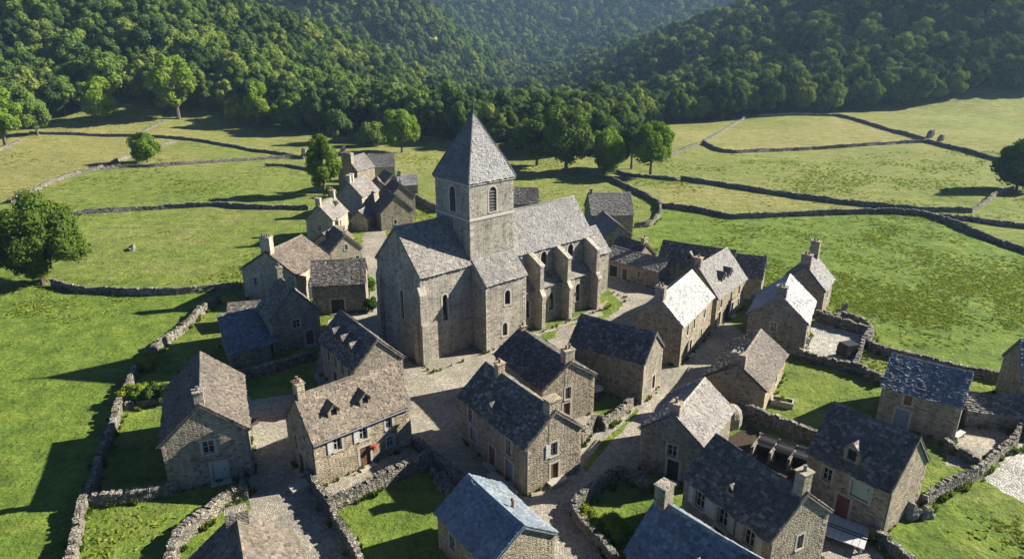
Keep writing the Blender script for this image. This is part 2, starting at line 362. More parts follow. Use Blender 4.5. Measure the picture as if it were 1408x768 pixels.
def bar(mb, o, ux, nrm, u0, z0, u1, z1, d0, d1, t=.5):
    """upright block on a facade between depths d0 (outer) and d1 (inner)"""
    o = Vector(o); ux = Vector(ux); nrm = Vector(nrm)
    q = [o + ux * u + Vector((0, 0, z)) - nrm * d for d in (d0, d1) for u, z in ((u0, z0), (u1, z0), (u1, z1), (u0, z1))]
    for f in ((0, 1, 2, 3), (7, 6, 5, 4), (1, 0, 4, 5), (2, 1, 5, 6), (3, 2, 6, 7), (0, 3, 7, 4)): mb.poly([q[i] for i in f], None, t)

def add_window(parent, o, ux, nrm, h, kind, stone, pr=.025):
    u, z, w_, hh, arch = h
    sb = MB(); surround(sb, o, ux, nrm, h, .17 if not arch else .2, pr)
    if z > .1: bar(sb, o, ux, nrm, u - w_ / 2 - .12, z - .11, u + w_ / 2 + .12, z - .003, -.09, .2, .7)
    wn = sb.build('window', stone, parent)
    pane_mesh(o, ux, nrm, h, .2).build('pane', M['glass'], wn)
    if kind == 'l':
        fb = MB(); n = max(3, int(hh / .38))
        for i in range(n):
            zz = z + .15 + (hh - .4) * i / n
            oo = Vector(o) + Vector(ux) * u + Vector((0, 0, zz)); nn = Vector(nrm)
            q = [oo - Vector(ux) * w_ * .47 - nn * .02, oo + Vector(ux) * w_ * .47 - nn * .02, oo + Vector(ux) * w_ * .47 - nn * .17 + Vector((0, 0, .2)), oo - Vector(ux) * w_ * .47 - nn * .17 + Vector((0, 0, .2))]
            fb.poly(q); fb.poly([p - Vector((0, 0, .04)) for p in q][::-1]); fb.poly([q[1], q[0], q[0] - Vector((0, 0, .04)), q[1] - Vector((0, 0, .04))])
        fb.build('louvres', M['louvre'], wn)
    elif not arch:
        fb = MB(); m = .055
        for a, b in ((u - w_ / 2, u - w_ / 2 + m), (u + w_ / 2 - m, u + w_ / 2), (u - m / 2, u + m / 2)): bar(fb, o, ux, nrm, a, z, b, z + hh, .14, .19)
        bar(fb, o, ux, nrm, u - w_ / 2 + m, z + hh - m, u + w_ / 2 - m, z + hh, .143, .19); bar(fb, o, ux, nrm, u - w_ / 2 + m, z, u + w_ / 2 - m, z + m, .143, .19)
        bar(fb, o, ux, nrm, u - w_ / 2 + m, z + hh * .52, u + w_ / 2 - m, z + hh * .52 + .035, .146, .185)
        fb.build('frame', M['wood_grey'], wn)
    if kind in ('s', 'q'):
        for sg in ((-1, 1) if kind == 's' else (-1,)):
            b2 = MB(); c = u + sg * (w_ / 2 + .17 + w_ * .27)
            bar(b2, o, ux, nrm, c - w_ * .27, z, c + w_ * .27, z + hh, -.065, -.02)
            for k in (.2, .8): bar(b2, o, ux, nrm, c - w_ * .24, z + hh * k - .04, c + w_ * .24, z + hh * k + .04, -.085, -.062)
            b2.build('shutter', M['wood_grey'], parent)
    return wn
def add_door(parent, o, ux, nrm, h, mat, stone, step=True):
    u, z, w_, hh, arch = h
    sb = MB(); surround(sb, o, ux, nrm, h, .2)
    b2 = MB(); ol = hole_outline(h); oo = Vector(o) - Vector(nrm) * .15
    b2.poly([oo + Vector(ux) * a + Vector((0, 0, b)) for a, b in ol])
    if not arch:
        n = max(3, int(w_ / .2))
        for i in range(n): bar(b2, o, ux, nrm, u - w_ / 2 + w_ * i / n + .012, z + .02, u - w_ / 2 + w_ * (i + 1) / n - .012, z + hh - .03, .125, .15, .4 + .2 * (i % 2))
    d = b2.build('door', mat, parent); sb.build('door_surround', stone, d)
    hb = MB(); bar(hb, o, ux, nrm, u + w_ * .32, z + .95, u + w_ * .40, z + 1.03, .08, .13); hb.build('handle', M['iron'], d)
    if step:
        s2 = MB(); bar(s2, o, ux, nrm, u - w_ / 2 - .25, z - .2, u + w_ / 2 + .25, z + .13, -.55, -.005, .6); s2.build('doorstep', stone, parent)
    return d

# ------------------------------------------------------------------ roofs of single slates
def slates(mb, o, ux, dn, nrm, L, S, rg, row=.30, wd=.36, trap=None, sag=.0):
    """courses of slates on a slope: o = top corner at the ridge, ux along the ridge, dn down the slope; trap(v) -> (u0, u1)"""
    o = Vector(o); ux = Vector(ux); dn = Vector(dn); nrm = Vector(nrm)
    n = max(2, int(round(S / row))); rh = S / n
    for i in range(n - 1, -1, -1):
        v0, v1 = i * rh, (i + 1) * rh + rh * .12
        a0, a1 = (0, L) if trap is None else trap((i + .5) * rh)
        u = a0 - rg.random() * wd
        while u < a1:
            w_ = wd * rg.uniform(.65, 1.4); p0, p1 = max(u, a0), min(u + w_, a1); u += w_
            if p1 - p0 < .04: continue
            up = rg.uniform(.03, .085); dv = rg.uniform(-.04, .05) * 1.2; tw = rg.uniform(-.022, .022)
            tt = rg.random(); g = .006
            sg = lambda uu: -sag * math.sin(math.pi * max(0, min(1, uu / L)))
            A = o + ux * (p0 + g) + dn * v0 + nrm * (.012 + sg(p0)); B = o + ux * (p1 - g) + dn * v0 + nrm * (.012 + sg(p1))
            C = o + ux * (p1 - g) + dn * (v1 + dv) + nrm * (up + tw + sg(p1)); D = o + ux * (p0 + g) + dn * (v1 + dv) + nrm * (up - tw + sg(p0))
            mb.poly([D, C, B, A], [(0, 0)] * 4, tt)
            th = nrm * .055
            mb.poly([D - th, C - th, C, D], [(0, 0)] * 4, tt)
            mb.poly([C - th, B - th, B, C], [(0, 0)] * 4, tt)
            mb.poly([A - th, D - th, D, A], [(0, 0)] * 4, tt)
def gable_roof(L, W, he, hr, rg, mat, parent, oe=.22, og=.16, row=.30, wd=.36, sag=.09, x0=0., y0=0., ridge=True, ends=(True, True)):
    """pitched roof over x0..x0+L, y0-W/2..y0+W/2 in the parent's frame"""
    sl = math.atan2(hr - he, W / 2); c, s = math.cos(sl), math.sin(sl); S = (W / 2 + oe) / c; mb = MB()
    xa = x0 - (og if ends[0] else 0); xb = x0 + L + (og if ends[1] else 0); LL = xb - xa
    for sg in (1, -1):
        dn = Vector((0, sg * c, -s)); nrm = Vector((0, sg * s, c)); ux = Vector((1, 0, 0)) ; o = Vector((xa, y0, hr + .11 / c))
        a, b = o - nrm * (sag + .02), o + ux * LL - nrm * (sag + .02); e = [a, b, b + dn * S, a + dn * S]
        low = [p - nrm * .10 for p in e]; order = (lambda q: q) if sg < 0 else (lambda q: q[::-1])
        mb.poly(order([e[3], e[2], e[1], e[0]])[::1], None, .4); mb.poly(order([low[0], low[1], low[2], low[3]]), None, .3)
        mb.poly([e[2], e[3], low[3], low[2]], None, .4); mb.poly([e[0], e[3], low[3], low[0]], None, .4); mb.poly([e[1], e[2], low[2], low[1]], None, .4)
        slates(mb, o, ux, dn, nrm, LL, S + .03, rg, row, wd, None, sag)
    r = mb.build('roof', mat, parent)
    if ridge:
        rb = MB(); x = xa
        while x < xb - .1:
            l = rg.uniform(.35, .55); l = min(l, xb - x); sgz = -sag * math.sin(math.pi * (x - xa) / LL)
            z = hr + .17 + sgz + rg.uniform(-.015, .02); t = rg.random() * .5 + .4
            for sg in (1, -1):
                q = [(x, y0, z + .035), (x + l - .015, y0, z + .035), (x + l - .015, y0 + sg * .2 * c, z + .035 - .2 * s), (x, y0 + sg * .2 * c, z + .035 - .2 * s)]
                mb_q = q if sg < 0 else q[::-1]; rb.poly(mb_q[::-1], [(0, 0)] * 4, t)
                q2 = [q[3], q[2], (q[2][0], q[2][1], q[2][2] - .06), (q[3][0], q[3][1], q[3][2] - .06)]; rb.poly(q2, [(0, 0)] * 4, t)
            rb.poly([(x, y0, z + .035), (x, y0 + .2 * c, z + .035 - .2 * s), (x, y0, z - .05), (x, y0 - .2 * c, z + .035 - .2 * s)], [(0, 0)] * 4, t)
            x += l
        rb.build('ridge_tiles', mat, r)
    return r
def lean_roof(pts_top, pts_bot, rg, mat, parent, row=.3, wd=.36):
    """single slope between a top edge (a, b) and a bottom edge (a, b)"""
    a, b = [Vector(p) for p in pts_top]; d, c_ = [Vector(p) for p in pts_bot]
    ux = (b - a); L = ux.length; ux.normalize(); dn = (d - a); S = dn.length; dn.normalize(); nrm = ux.cross(dn)
    if nrm.z < 0: nrm = -nrm
    mb = MB(); q = [a, b, b + dn * S, a + dn * S]; lo = [p - nrm * .12 for p in q]
    mb.poly(q); mb.poly(lo[::-1])
    for i in range(4): mb.poly([q[i], q[(i + 1) % 4], lo[(i + 1) % 4], lo[i]])
    slates(mb, a, ux, dn, nrm, L, S, rg, row * .75, wd * .75); return mb.build('roof', mat, parent)

def chimney(parent, x, y, ztop, stone, rg, sx=.62, sy=.85, zb=2.5, pots=2, cap=True):
    mb = MB(); mb.box((x, y, (ztop + zb) / 2), (sx, sy, ztop - zb), t=.6)
    if cap: mb.box((x, y, ztop + .05), (sx + .16, sy + .16, .1), t=.75, jit=.02, rg=rg)
    ch = mb.build('chimney', stone, parent)
    for k in range(pots):
        pb = MB(); py = y + (k - (pots - 1) / 2) * min(.36, sy / max(pots, 1)); n = 8; zz = ztop + .1; hh = rg.uniform(.3, .45)
        pb.tube([(x, py, zz), (x, py, zz + hh * .8), (x, py, zz + hh)], [.13, .10, .13], 8); pb.build('chimney_pot', M['clay'] if rg.random() < .55 else M['lead'], ch)
def dormer(parent, L, W, he, hr, x, side, stone, rmat, rg, w_=1.0, yf=None, hw=.66, kind='w'):
    sl = (hr - he) / (W / 2); yf = W / 2 - .25 if yf is None else yf
    zf = he + sl * (W / 2 - yf) + .1; zt = zf + hw; za = zt + w_ * .5; zr = lambda y: he + sl * (W / 2 - y) + .08
    yb_e = W / 2 - (zt - .08 - he) / sl; yb_r = max(.05, W / 2 - (za - .08 - he) / sl)
    s = side; mb = MB()
    wl = s * Vector((0, 1, 0)); o = Vector((x - s * -w_ / 2, s * yf, 0)); ux = Vector((-s, 0, 0))
    h = (w_ / 2, zf + .12, w_ * .52, hw * .95, False)
    facade(mb, o, ux, wl, [(0, zt), (w_ / 2, za), (w_, zt)], [h], .12, zf - .25)
    for sx in (-1, 1): mb.poly([(x + sx * w_ / 2, s * yf, zf - .25), (x + sx * w_ / 2, s * yf, zt), (x + sx * w_ / 2, s * yb_e, zt), (x + sx * w_ / 2, s * yb_e, zt - .35)])
    d = mb.build('dormer', stone, parent)
    rb = MB()
    for sx in (-1, 1):
        e = .12; a = Vector((x, s * (yf + e), za + .06)); b = Vector((x, s * yb_r, za + .06)); c = Vector((x + sx * (w_ / 2 + e), s * (yf + e), zt + .06 - e)); dd = Vector((x + sx * (w_ / 2 + e), s * (yb_e + .1), zt + .06 - e))
        q = [a, b, dd, c]; rb.poly(q); rb.poly([p - Vector((0, 0, .09)) for p in q][::-1]); rb.poly([a, c, c - Vector((0, 0, .09)), a - Vector((0, 0, .09))]); rb.poly([c, dd, dd - Vector((0, 0, .09)), c - Vector((0, 0, .09))])
        n = 5
        for i in range(n):
            for j in range(4):
                f = lambda u, v: (a.lerp(b, u)).lerp(c.lerp(dd, u), v) + Vector((0, 0, .03 + .03 * (v * n % 1)))
                u0, u1, v0, v1 = j / 4 + .01, (j + 1) / 4 - .01, i / n, (i + 1) / n
                rb.poly([f(u0, v0), f(u1, v0), f(u1, v1) + Vector((0, 0, .025)), f(u0, v1) + Vector((0, 0, .025))], None, rg.random())
    rb.build('dormer_roof', rmat, d)
    pm = pane_mesh(o, ux, wl, h, .1); pm.build('pane', M['glass'] if kind == 'w' else M['wood_brown'], d)
def quoins(mb, x, y, sx, sy, h, rg, t=.8):
    z = 0.
    k = 0
    while z < h - .12:
        hh = min(rg.uniform(.24, .36), h - z); a, b = (.5, .26) if k % 2 else (.26, .5)
        mb.box((x + sx * (a / 2 - .018), y + sy * (b / 2 - .018), z + hh / 2), (a, b, hh - .02), t=t + rg.uniform(-.15, .12)); z += hh; k += 1

DOORMAT = {'d': 'wood_brown', 'b': 'wood_blue', 'g': 'wood_green', 'k': 'wood_dark', 'r': 'wood_red'}
def house(name, label, A, az, L, W, he, hr, roof='slate_grey', stone='stone_warm', op=(), chim=(), dorm=(), pipes=(), cat='house', seed=0, row=.21, wd=.26, quoin=True, gutter=()):
    rg = random.Random(seed * 31 + int(L * 10) + int(W * 7))
    root = empty(name, (A[0], A[1], 0), label, cat, R(az)); sm_ = M[stone]
    F = {'L': (Vector((L, W / 2, 0)), Vector((-1, 0, 0)), Vector((0, 1, 0)), [(0, he), (L, he)], lambda u: L - u),
         'R': (Vector((0, -W / 2, 0)), Vector((1, 0, 0)), Vector((0, -1, 0)), [(0, he), (L, he)], lambda u: u),
         'N': (Vector((0, W / 2, 0)), Vector((0, -1, 0)), Vector((-1, 0, 0)), [(0, he), (W / 2, hr), (W, he)], lambda u: W / 2 - u),
         'F': (Vector((L, -W / 2, 0)), Vector((0, 1, 0)), Vector((1, 0, 0)), [(0, he), (W / 2, hr), (W, he)], lambda u: W / 2 + u)}
    mb = MB(); todo = []
    for k, (o, ux, nr, top, cv) in F.items():
        hs = []
        for e in op:
            if e[0] != k: continue
            h = (cv(e[1]), e[2], e[3], e[4], e[5] in ('a', 'A', 'v')); hs.append(h); todo.append((o, ux, nr, h, e[5]))
        facade(mb, o, ux, nr, top, hs)
    if quoin:
        for sx, x in ((1, 0), (-1, L)):
            for sy, y in ((1, -W / 2), (-1, W / 2)): quoins(mb, x, y, sx, sy, he - .05, rg, .72)
    mb.build('wall', sm_, root)
    for o, ux, nr, h, kd in todo:
        if kd in DOORMAT or kd == 'A': add_door(root, o, ux, nr, h, M[DOORMAT.get(kd, 'wood_dark')], M['dressed'], kd != 'A' and h[1] < .3)
        else: add_window(root, o, ux, nr, h, {'v': 'l'}.get(kd, kd), M['dressed'])
    gable_roof(L, W, he, hr, rg, M[roof], root, row=row, wd=wd)
    for c in chim:
        x = {'N': .38, 'F': L - .38}.get(c[0], c[0]); kw = dict(c[2]) if len(c) > 2 else {}
        chimney(root, x, kw.pop('y', 0.), hr + c[1], M[kw.pop('st', stone)], rg, **{**dict(zb=max(he - .3, 1.)), **kw})
    for d in dorm: dormer(root, L, W, he, hr, d[0], d[1], sm_, M[roof], rg, **(d[2] if len(d) > 2 else {}))
    for (x, y) in pipes:
        pb = MB(); xx = {'N': -.07, 'F': L + .07}[x]; yy = {'L': W / 2 - .1, 'R': -W / 2 + .1}[y]
        pb.tube([(xx, yy, 0), (xx, yy, he - .1)], [.05, .05], 6); pb.build('drainpipe', M['lead'], root)
    for s in gutter:
        sg = 1 if s == 'L' else -1; gb = MB(); sl = (hr - he) / (W / 2); gb.tube([(-.1, sg * (W / 2 + .27), he - sl * .22 + .02), (L + .1, sg * (W / 2 + .27), he - sl * .22)], [.07, .07], 6); gb.build('gutter', M['lead'], root)
    return root

# ------------------------------------------------------------------ ground, lanes, lawns
def axis(parts):
    out = []
    for a, b, st in parts: out += list(np.arange(a, b, st))
    return np.array(out + [parts[-1][1]])
def inside(poly, x, y):
    r_ = np.zeros(len(x), bool); j = len(poly) - 1
    for i in range(len(poly)):
        (xi, yi), (xj, yj) = poly[i], poly[j]
        if yi != yj: r_ ^= ((yi > y) != (yj > y)) & (x < (xj - xi) * (y - yi) / (yj - yi) + xi)
        j = i
    return r_
FIELDS = [(.75, [(985, 206), (1020, 211), (1120, 206), (1275, 196), (1210, 177), (1150, 160), (1100, 176)]), (.45, [(14, 280), (112, 238), (183, 216), (192, 187), (42, 185), (-60, 200)]), (-.35, [(112, 238), (245, 195), (330, 203), (420, 217), (220, 229)]),
          (-.2, [(60, 262), (112, 238), (220, 229), (424, 217), (425, 289), (220, 288), (97, 297)]), (.3, [(868, 262), (936, 248), (1060, 267), (1270, 291), (1080, 298), (908, 287)]), (-.22, [(908, 290), (1080, 298), (1272, 298), (1420, 352), (1420, 530), (1200, 480), (1150, 430), (1040, 380), (880, 330)]),
          (-.2, [(72, 395), (333, 398), (300, 416), (200, 500), (120, 690), (90, 800), (-60, 800), (-60, 395)])]
def build_ground():
    xs = axis([(-2000, -500, 40), (-500, -240, 9), (-240, -90, 4), (-90, 110, 1.25), (110, 260, 3.2), (260, 560, 9), (560, 2000, 40)])
    ys = axis([(-60, 10, 5), (10, 130, 1.25), (130, 230, 2.2), (230, 480, 6), (480, 860, 12), (860, 2000, 20)])
    X, Y = np.meshgrid(xs, ys); Z = T(X, Y); nx, ny = len(xs), len(ys)
    co = np.stack([X, Y, Z], -1).reshape(-1, 3)
    i = np.arange(nx * ny).reshape(ny, nx); q = np.stack([i[:-1, :-1], i[:-1, 1:], i[1:, 1:], i[1:, :-1]], -1).reshape(-1, 4)
    me = bpy.data.meshes.new('ground'); me.vertices.add(len(co)); me.vertices.foreach_set('co', co.ravel())
    me.loops.add(q.size); me.loops.foreach_set('vertex_index', q.ravel().astype(np.int32))
    me.polygons.add(len(q)); me.polygons.foreach_set('loop_start', np.arange(0, q.size, 4, dtype=np.int32)); me.polygons.foreach_set('loop_total', np.full(len(q), 4, np.int32))
    me.update(calc_edges=True); me.polygons.foreach_set('use_smooth', [True] * len(q))
    x, y = co[:, 0], co[:, 1]; dry = np.full(len(co), .14) + .42 * sm(85, 190, y)
    for (u, v, rx, ry, k) in DRY:
        p = G(u, v); dry += k * np.exp(-((x - p.x) / rx) ** 2 - ((y - p.y) / ry) ** 2)
    for k, pix in FIELDS:
        pg = np.array([tuple(G(*q)[:2]) for q in pix]); dry += k * inside(pg, x, y)
    at = me.attributes.new('dry', 'FLOAT', 'POINT'); at.data.foreach_set('value', dry.astype(np.float32))
    me.materials.append(M['grass']); o = bpy.data.objects.new('ground', me); COL.objects.link(o); o['kind'] = 'structure'
DRY = [(90, 215, 40, 22, .8), (150, 180, 40, 14, .4), (230, 325, 16, 12, .25), (200, 370, 18, 5, .3), (1110, 185, 45, 16, 1.1), (1040, 268, 40, 9, .35), (1180, 235, 60, 20, -.05), (600, 225, 40, 20, .15), (330, 190, 40, 10, .2),
       (1100, 330, 22, 12, -.15), (1230, 440, 20, 14, -.1), (100, 560, 14, 16, -.1), (1200, 495, 4, 4, .8)]
build_ground()
def sheet(name, pix, z, mat, kind='structure', label=None, cat=None, rag=0.):
    pts = [P(u, v, 0) for u, v in pix]; out = []
    for a, b in zip(pts, pts[1:] + pts[:1]):
        n = max(1, int((b - a).length / .7)); d = (b - a); nn = Vector((-d.y, d.x, 0)).normalized()
        for i in range(n): out.append(a.lerp(b, i / n) + nn * rnd.uniform(-rag, rag))
    tri = tessellate_polygon([out]); me = bpy.data.meshes.new(name); me.from_pydata([(p.x, p.y, z) for p in out], [], [t if True else t for t in tri])
    me.update()
    bmf = [p for p in me.polygons if p.normal.z < 0]
    for p in bmf: p.flip()
    me.materials.append(mat); o = bpy.data.objects.new(name, me); COL.objects.link(o); o['kind'] = kind
    return o
sheet('cobbled_street', [(345, 790), (337, 640), (330, 548), (432, 520), (440, 470), (452, 440), (497, 425), (480, 400), (495, 375), (499, 330), (503, 280), (527, 280), (533, 330), (540, 400), (560, 480), (640, 480), (760, 450), (845, 408), (828, 378), (838, 366), (900, 385), (985, 398), (1024, 409), (1005, 440), (1040, 478), (985, 540), (960, 590), (935, 640), (850, 652), (787, 702), (842, 765), (870, 800), (600, 800), (490, 790)], .004, M['cobbles'], rag=.25)
sheet('gravel_road', [(1353, 660), (1385, 625), (1420, 590), (1500, 640), (1500, 720), (1408, 692)], .004, M['gravel'], rag=.2)
sheet('yard_paving', [(1097, 486), (1121, 440), (1190, 460), (1172, 507)], .004, M['gravel'])
sheet('yard_paving', [(1300, 640), (1310, 575), (1390, 590), (1384, 615), (1345, 642)], .004, M['cobbles'])
sheet('yard_paving', [(1130, 790), (1120, 700), (1215, 730), (1190, 742), (1240, 790)], .004, M['cobbles'])
sheet('churchyard_lawn', [(690, 488), (735, 470), (745, 458), (790, 447), (828, 433), (838, 402), (858, 418), (838, 436), (795, 443), (768, 452), (762, 463), (735, 474), (715, 489)], .010, M['lawn'], rag=.2)
sheet('walled_lawn', [(459, 696), (597, 640), (640, 668), (640, 800), (520, 800), (492, 768)], .010, M['lawn'], rag=.1)
sheet('walled_lawn', [(330, 520), (320, 505), (440, 478), (436, 498), (433, 520), (440, 535), (345, 550)], .010, M['lawn'], rag=.15)
sheet('walled_lawn', [(800, 560), (818, 535), (835, 528), (862, 540), (836, 577)], .010, M['lawn'], rag=.1)
sheet('walled_lawn', [(790, 702), (850, 655), (893, 680), (850, 765)], .010, M['lawn'], rag=.1)
sheet('lane_verge', [(996, 442), (1006, 424), (1030, 410), (1034, 418), (1012, 440)], .010, M['lawn'], rag=.15)
sheet('lane_verge', [(800, 642), (830, 604), (852, 586), (876, 560), (879, 564), (856, 592), (836, 612), (806, 648)], .010, M['lawn'], rag=.1)
sheet('soil_bed', [(985, 610), (1030, 585), (1115, 625), (1095, 668), (1060, 655)], .010, M['soil'], rag=.1)

# ------------------------------------------------------------------ the church
def church():
    rg = random.Random(5); st = M['stone_church']; dz = M['dressed']
    root = empty('stone_church', (-9.6, 66.6, 0), 'large old stone church with square spired tower in the middle of the village', 'church', R(41))
    X, Y = Vector((1, 0, 0)), Vector((0, 1, 0)); zero = Vector((0, 0, 0))
    # west block: 0..6.7 x 0..8.6
    mb = MB(); todo = []
    def fc(o, ux, nr, top, holes, pr=.025, kind='w', base=-.3, dp=.35):
        facade(mb, o, ux, nr, top, holes, dp, base)
        for h in holes: todo.append((o, ux, nr, h, kind))
    fc((0, 0, 0), X, -Y, [(0, 10.1), (6.95, 10.1)], [(3.1, 4.3, .62, 3.0, True)])
    fc((0, 8.6, 0), -Y, -X, [(0, 10.1), (4.3, 14.4), (8.6, 10.1)], [(4.9, 4.2, .55, 3.3, True)])
    fc((12.85, 8.6, 0), -X, Y, [(0, 10.1), (12.85, 10.1)], [])
    quoins(mb, 0, 0, 1, 1, 10, rg, .7)
    # stair / porch block against the tower
    bx0, bx1, byn = 6.9, 12.8, -2.35
    fc((bx0, byn, 0), X, -Y, [(0, 8.0), (bx1 - bx0, 8.0)], [(3.1, 5.0, .8, 1.75, True), (2.7, 1.3, .7, 1.6, True)])
    fc((bx0, 0.05, 0), -Y, -X, [(0, 10.25), (2.4, 8.0)], [])
    fc((bx1, byn, 0), Y, X, [(0, 8.0), (2.4, 10.25)], [])
    quoins(mb, bx0, byn, 1, 1, 7.9, rg, .74); quoins(mb, bx1, byn, -1, 1, 7.9, rg, .74)
    # corner buttress pilasters
    def butt(x0, x1, prof, t=.55):
        a = [Vector((x0, p[0], p[1])) for p in prof]; b = [Vector((x1, p[0], p[1])) for p in prof]
        mb.poly(a[::-1], None, t); mb.poly(b, None, t)
        for i in range(len(prof)):
            j = (i + 1) % len(prof); mb.poly([a[i], a[j], b[j], b[i]], None, t + (.2 if abs(prof[i][0] - prof[j][0]) > .2 and prof[i][1] > .5 else 0))
    butt(-.32, .62, [(.02, -.2), (-.55, -.2), (-.55, 4.6), (-.38, 5.0), (-.38, 8.0), (.02, 8.9)])
    for yy in (0.1, 7.7):
        a = [(-.5, yy, -.2), (-.5, yy, 4.6), (-.34, yy, 5.), (-.34, yy, 8.2), (.02, yy, 9.0), (.02, yy, -.2)]; b = [(p[0], yy + .8, p[2]) for p in a]
        mb.poly(a, None, .5); mb.poly(b[::-1], None, .5)
        for i in range(5): mb.poly([a[i], b[i], b[i + 1], a[i + 1]], None, .55)
    # nave
    nx0, nx1, ny0, ny1 = 12.86, 27.0, .8, 7.8
    cx = [14.5, 18.55, 23.2]
    fc((nx0, ny0, 0), X, -Y, [(0, 9.4), (nx1 - nx0, 9.4)], [(c - nx0, 6.45, 1.0, 2.3, True) for c in cx])
    fc((nx1, ny1, 0), -X, Y, [(0, 9.4), (nx1 - nx0, 9.4)], [])
    fc((nx1, ny0, 0), Y, X, [(0, 9.4), (3.5, 13.6), (7, 9.4)], [(3.5, 8.6, .6, 1.8, True)])
    quoins(mb, nx1, ny0, -1, 1, 9.2, rg, .72)
    # aisle
    fc((nx0, -.6, 0), X, -Y, [(0, 4.8), (13.6, 4.8)], [(c - nx0 + d, 1.5, .8, 2.3, True) for c, d in zip(cx, (.1, .1, .1))])
    fc((26.46, -.6, 0), Y, X, [(0, 4.8), (1.4, 6.0)], [])
    for x in (16.1, 20.7, 25.9):
        butt(x - .29, x + .29, [(.82, -.2), (-1.95, -.2), (-1.95, 4.2), (-1.55, 4.95), (-1.55, 8.0), (.82, 9.15)], .62)
        butt(x - .35, x + .35, [(-1.3, 7.98), (-1.68, 7.86), (-1.68, 8.06), (.81, 9.32), (.81, 9.16)], .78)
        butt(x - .34, x + .34, [(-1.5, 4.92), (-2.05, 4.05), (-2.05, 4.25), (-1.5, 5.12)], .78)
    # low choir behind the nave
    fc((nx1, 1.6, 0), X, -Y, [(0, 6.0), (4.6, 6.0)], []); fc((nx1 + 4.6, 7, 0), -X, Y, [(0, 6.0), (4.6, 6.0)], [])
    fc((nx1 + 4.6, 1.6, 0), Y, X, [(0, 6.0), (2.7, 8.8), (5.4, 6.0)], [(2.7, 3, .6, 2, True)])
    mb.build('wall', st, root)
    # tower
    tb = mb = MB(); tx, ty, ts = 6.72, 0.0, 6.2
    for o, ux, nr in (((tx, ty, 0), X, -Y), ((tx, ty + ts, 0), -Y, -X), ((tx + ts, ty, 0), Y, X), ((tx + ts, ty + ts, 0), -X, Y)):
        fc(o, ux, nr, [(0, 18.9), (ts, 18.9)], [(ts / 2 + .1, 15.35, 1.05, 2.75, True)], kind='l', base=8.0, dp=.5)
    for sx, x in ((1, tx), (-1, tx + ts)):
        for sy, y in ((1, ty), (-1, ty + ts)):
            z = 9.; k = 0
            while z < 18.7:
                hh = rg.uniform(.3, .42); a, b = (.62, .34) if k % 2 else (.34, .62); tb.box((x + sx * (a / 2 - .02), y + sy * (b / 2 - .02), z + hh / 2), (a, b, hh - .02), t=.72 + rg.uniform(-.12, .1)); z += hh; k += 1
    tw = tb.build('tower', st, root)
    for o, ux, nr, h, kd in todo:
        par = tw if kd == 'l' else root
        wn = add_window(par, o, ux, nr, h, kd, dz, .03)
    def ring(name, z, e, hh):
        sc = MB(); o_ = [(tx - e, ty - e), (tx + ts + e, ty - e), (tx + ts + e, ty + ts + e), (tx - e, ty + ts + e)]; i_ = [(tx + .02, ty + .02), (tx + ts - .02, ty + .02), (tx + ts - .02, ty + ts - .02), (tx + .02, ty + ts - .02)]
        for k in range(4):
            j = (k + 1) % 4; lo, hi = z - hh / 2, z + hh / 2
            sc.poly([(*o_[k], lo), (*o_[j], lo), (*o_[j], hi), (*o_[k], hi)], None, .7); sc.poly([(*o_[k], hi), (*o_[j], hi), (*i_[j], hi + .06), (*i_[k], hi + .06)], None, .7); sc.poly([(*i_[k], lo), (*i_[j], lo), (*o_[j], lo), (*o_[k], lo)], None, .7)
        sc.build(name, dz, tw)
    ring('string_course', 14.8, .1, .22); ring('cornice', 18.66, .16, .16)
    # spire with a flared foot
    sb = MB(); c0 = Vector((tx + ts / 2, ty + ts / 2, 0)); zt = 25.7
    prof = [(0, zt), (2.72, 20.2), (3.32, 18.84)]           # (half width, z)
    for (ax, nr) in ((X, -Y), (Y, X), (-X, Y), (-Y, -X)):
        for (r0, z0), (r1, z1) in zip(prof, prof[1:]):
            S = math.hypot(r1 - r0, z1 - z0); dn = (nr * (r1 - r0) + Vector((0, 0, z1 - z0))).normalized(); nn = ax.cross(dn); nn = nn if nn.dot(nr) > 0 else -nn
            o = c0 + nr * r0 + Vector((0, 0, z0)); a_, b_ = o - ax * r0, o + ax * r0; d_, e_ = o + dn * S + ax * r1, o + dn * S - ax * r1
            q = [a_, b_, d_, e_] if r0 > 0 else [a_, d_, e_]; sb.poly(q[::-1], None, .4)
            slates(sb, o, ax, dn, nn, 1, S, rg, .23, .28, lambda v, r0=r0, r1=r1, S=S: (-(r0 + (r1 - r0) * v / S) + .02, (r0 + (r1 - r0) * v / S) - .02))
    e = 3.32; sb.poly([c0 + Vector((x * e, y * e, 18.76)) for x, y in ((-1, -1), (-1, 1), (1, 1), (1, -1))], None, .3)
    sp_ = sb.build('spire_roof', M['slate_spire'], tw)
    hb = MB()
    for sx in (-1, 1):
        for sy in (-1, 1):
            pts = [c0 + Vector((sx * r, sy * r, z + .05)) for r, z in prof]; hb.tube(pts, [.07, .10, .11], 5)
    hb.build('hip_tiles', M['slate_spire'], sp_)
    cb = MB(); cb.tube([c0 + Vector((0, 0, 25.5)), c0 + Vector((0, 0, 26.1)), c0 + Vector((0, 0, 27.6))], [.16, .07, .04], 6)
    cb.box(c0 + Vector((0, 0, 27.1)), (.85, .07, .07), R(45)); cb.box(c0 + Vector((0, 0, 26.2)), (.22, .22, .22), R(45), tilt=.6)
    cb.build('cross', M['iron'], sp_)
    # roofs
    gable_roof(6.9, 8.6, 10.1, 14.4, rg, M['slate_grey'], root, .3, .12, .22, .28, .08, 0, 4.3, ends=(True, False))
    gable_roof(14.14, 7.0, 9.4, 13.6, rg, M['slate_nave'], root, .3, .14, .22, .29, .1, nx0, 4.3, ends=(False, True))
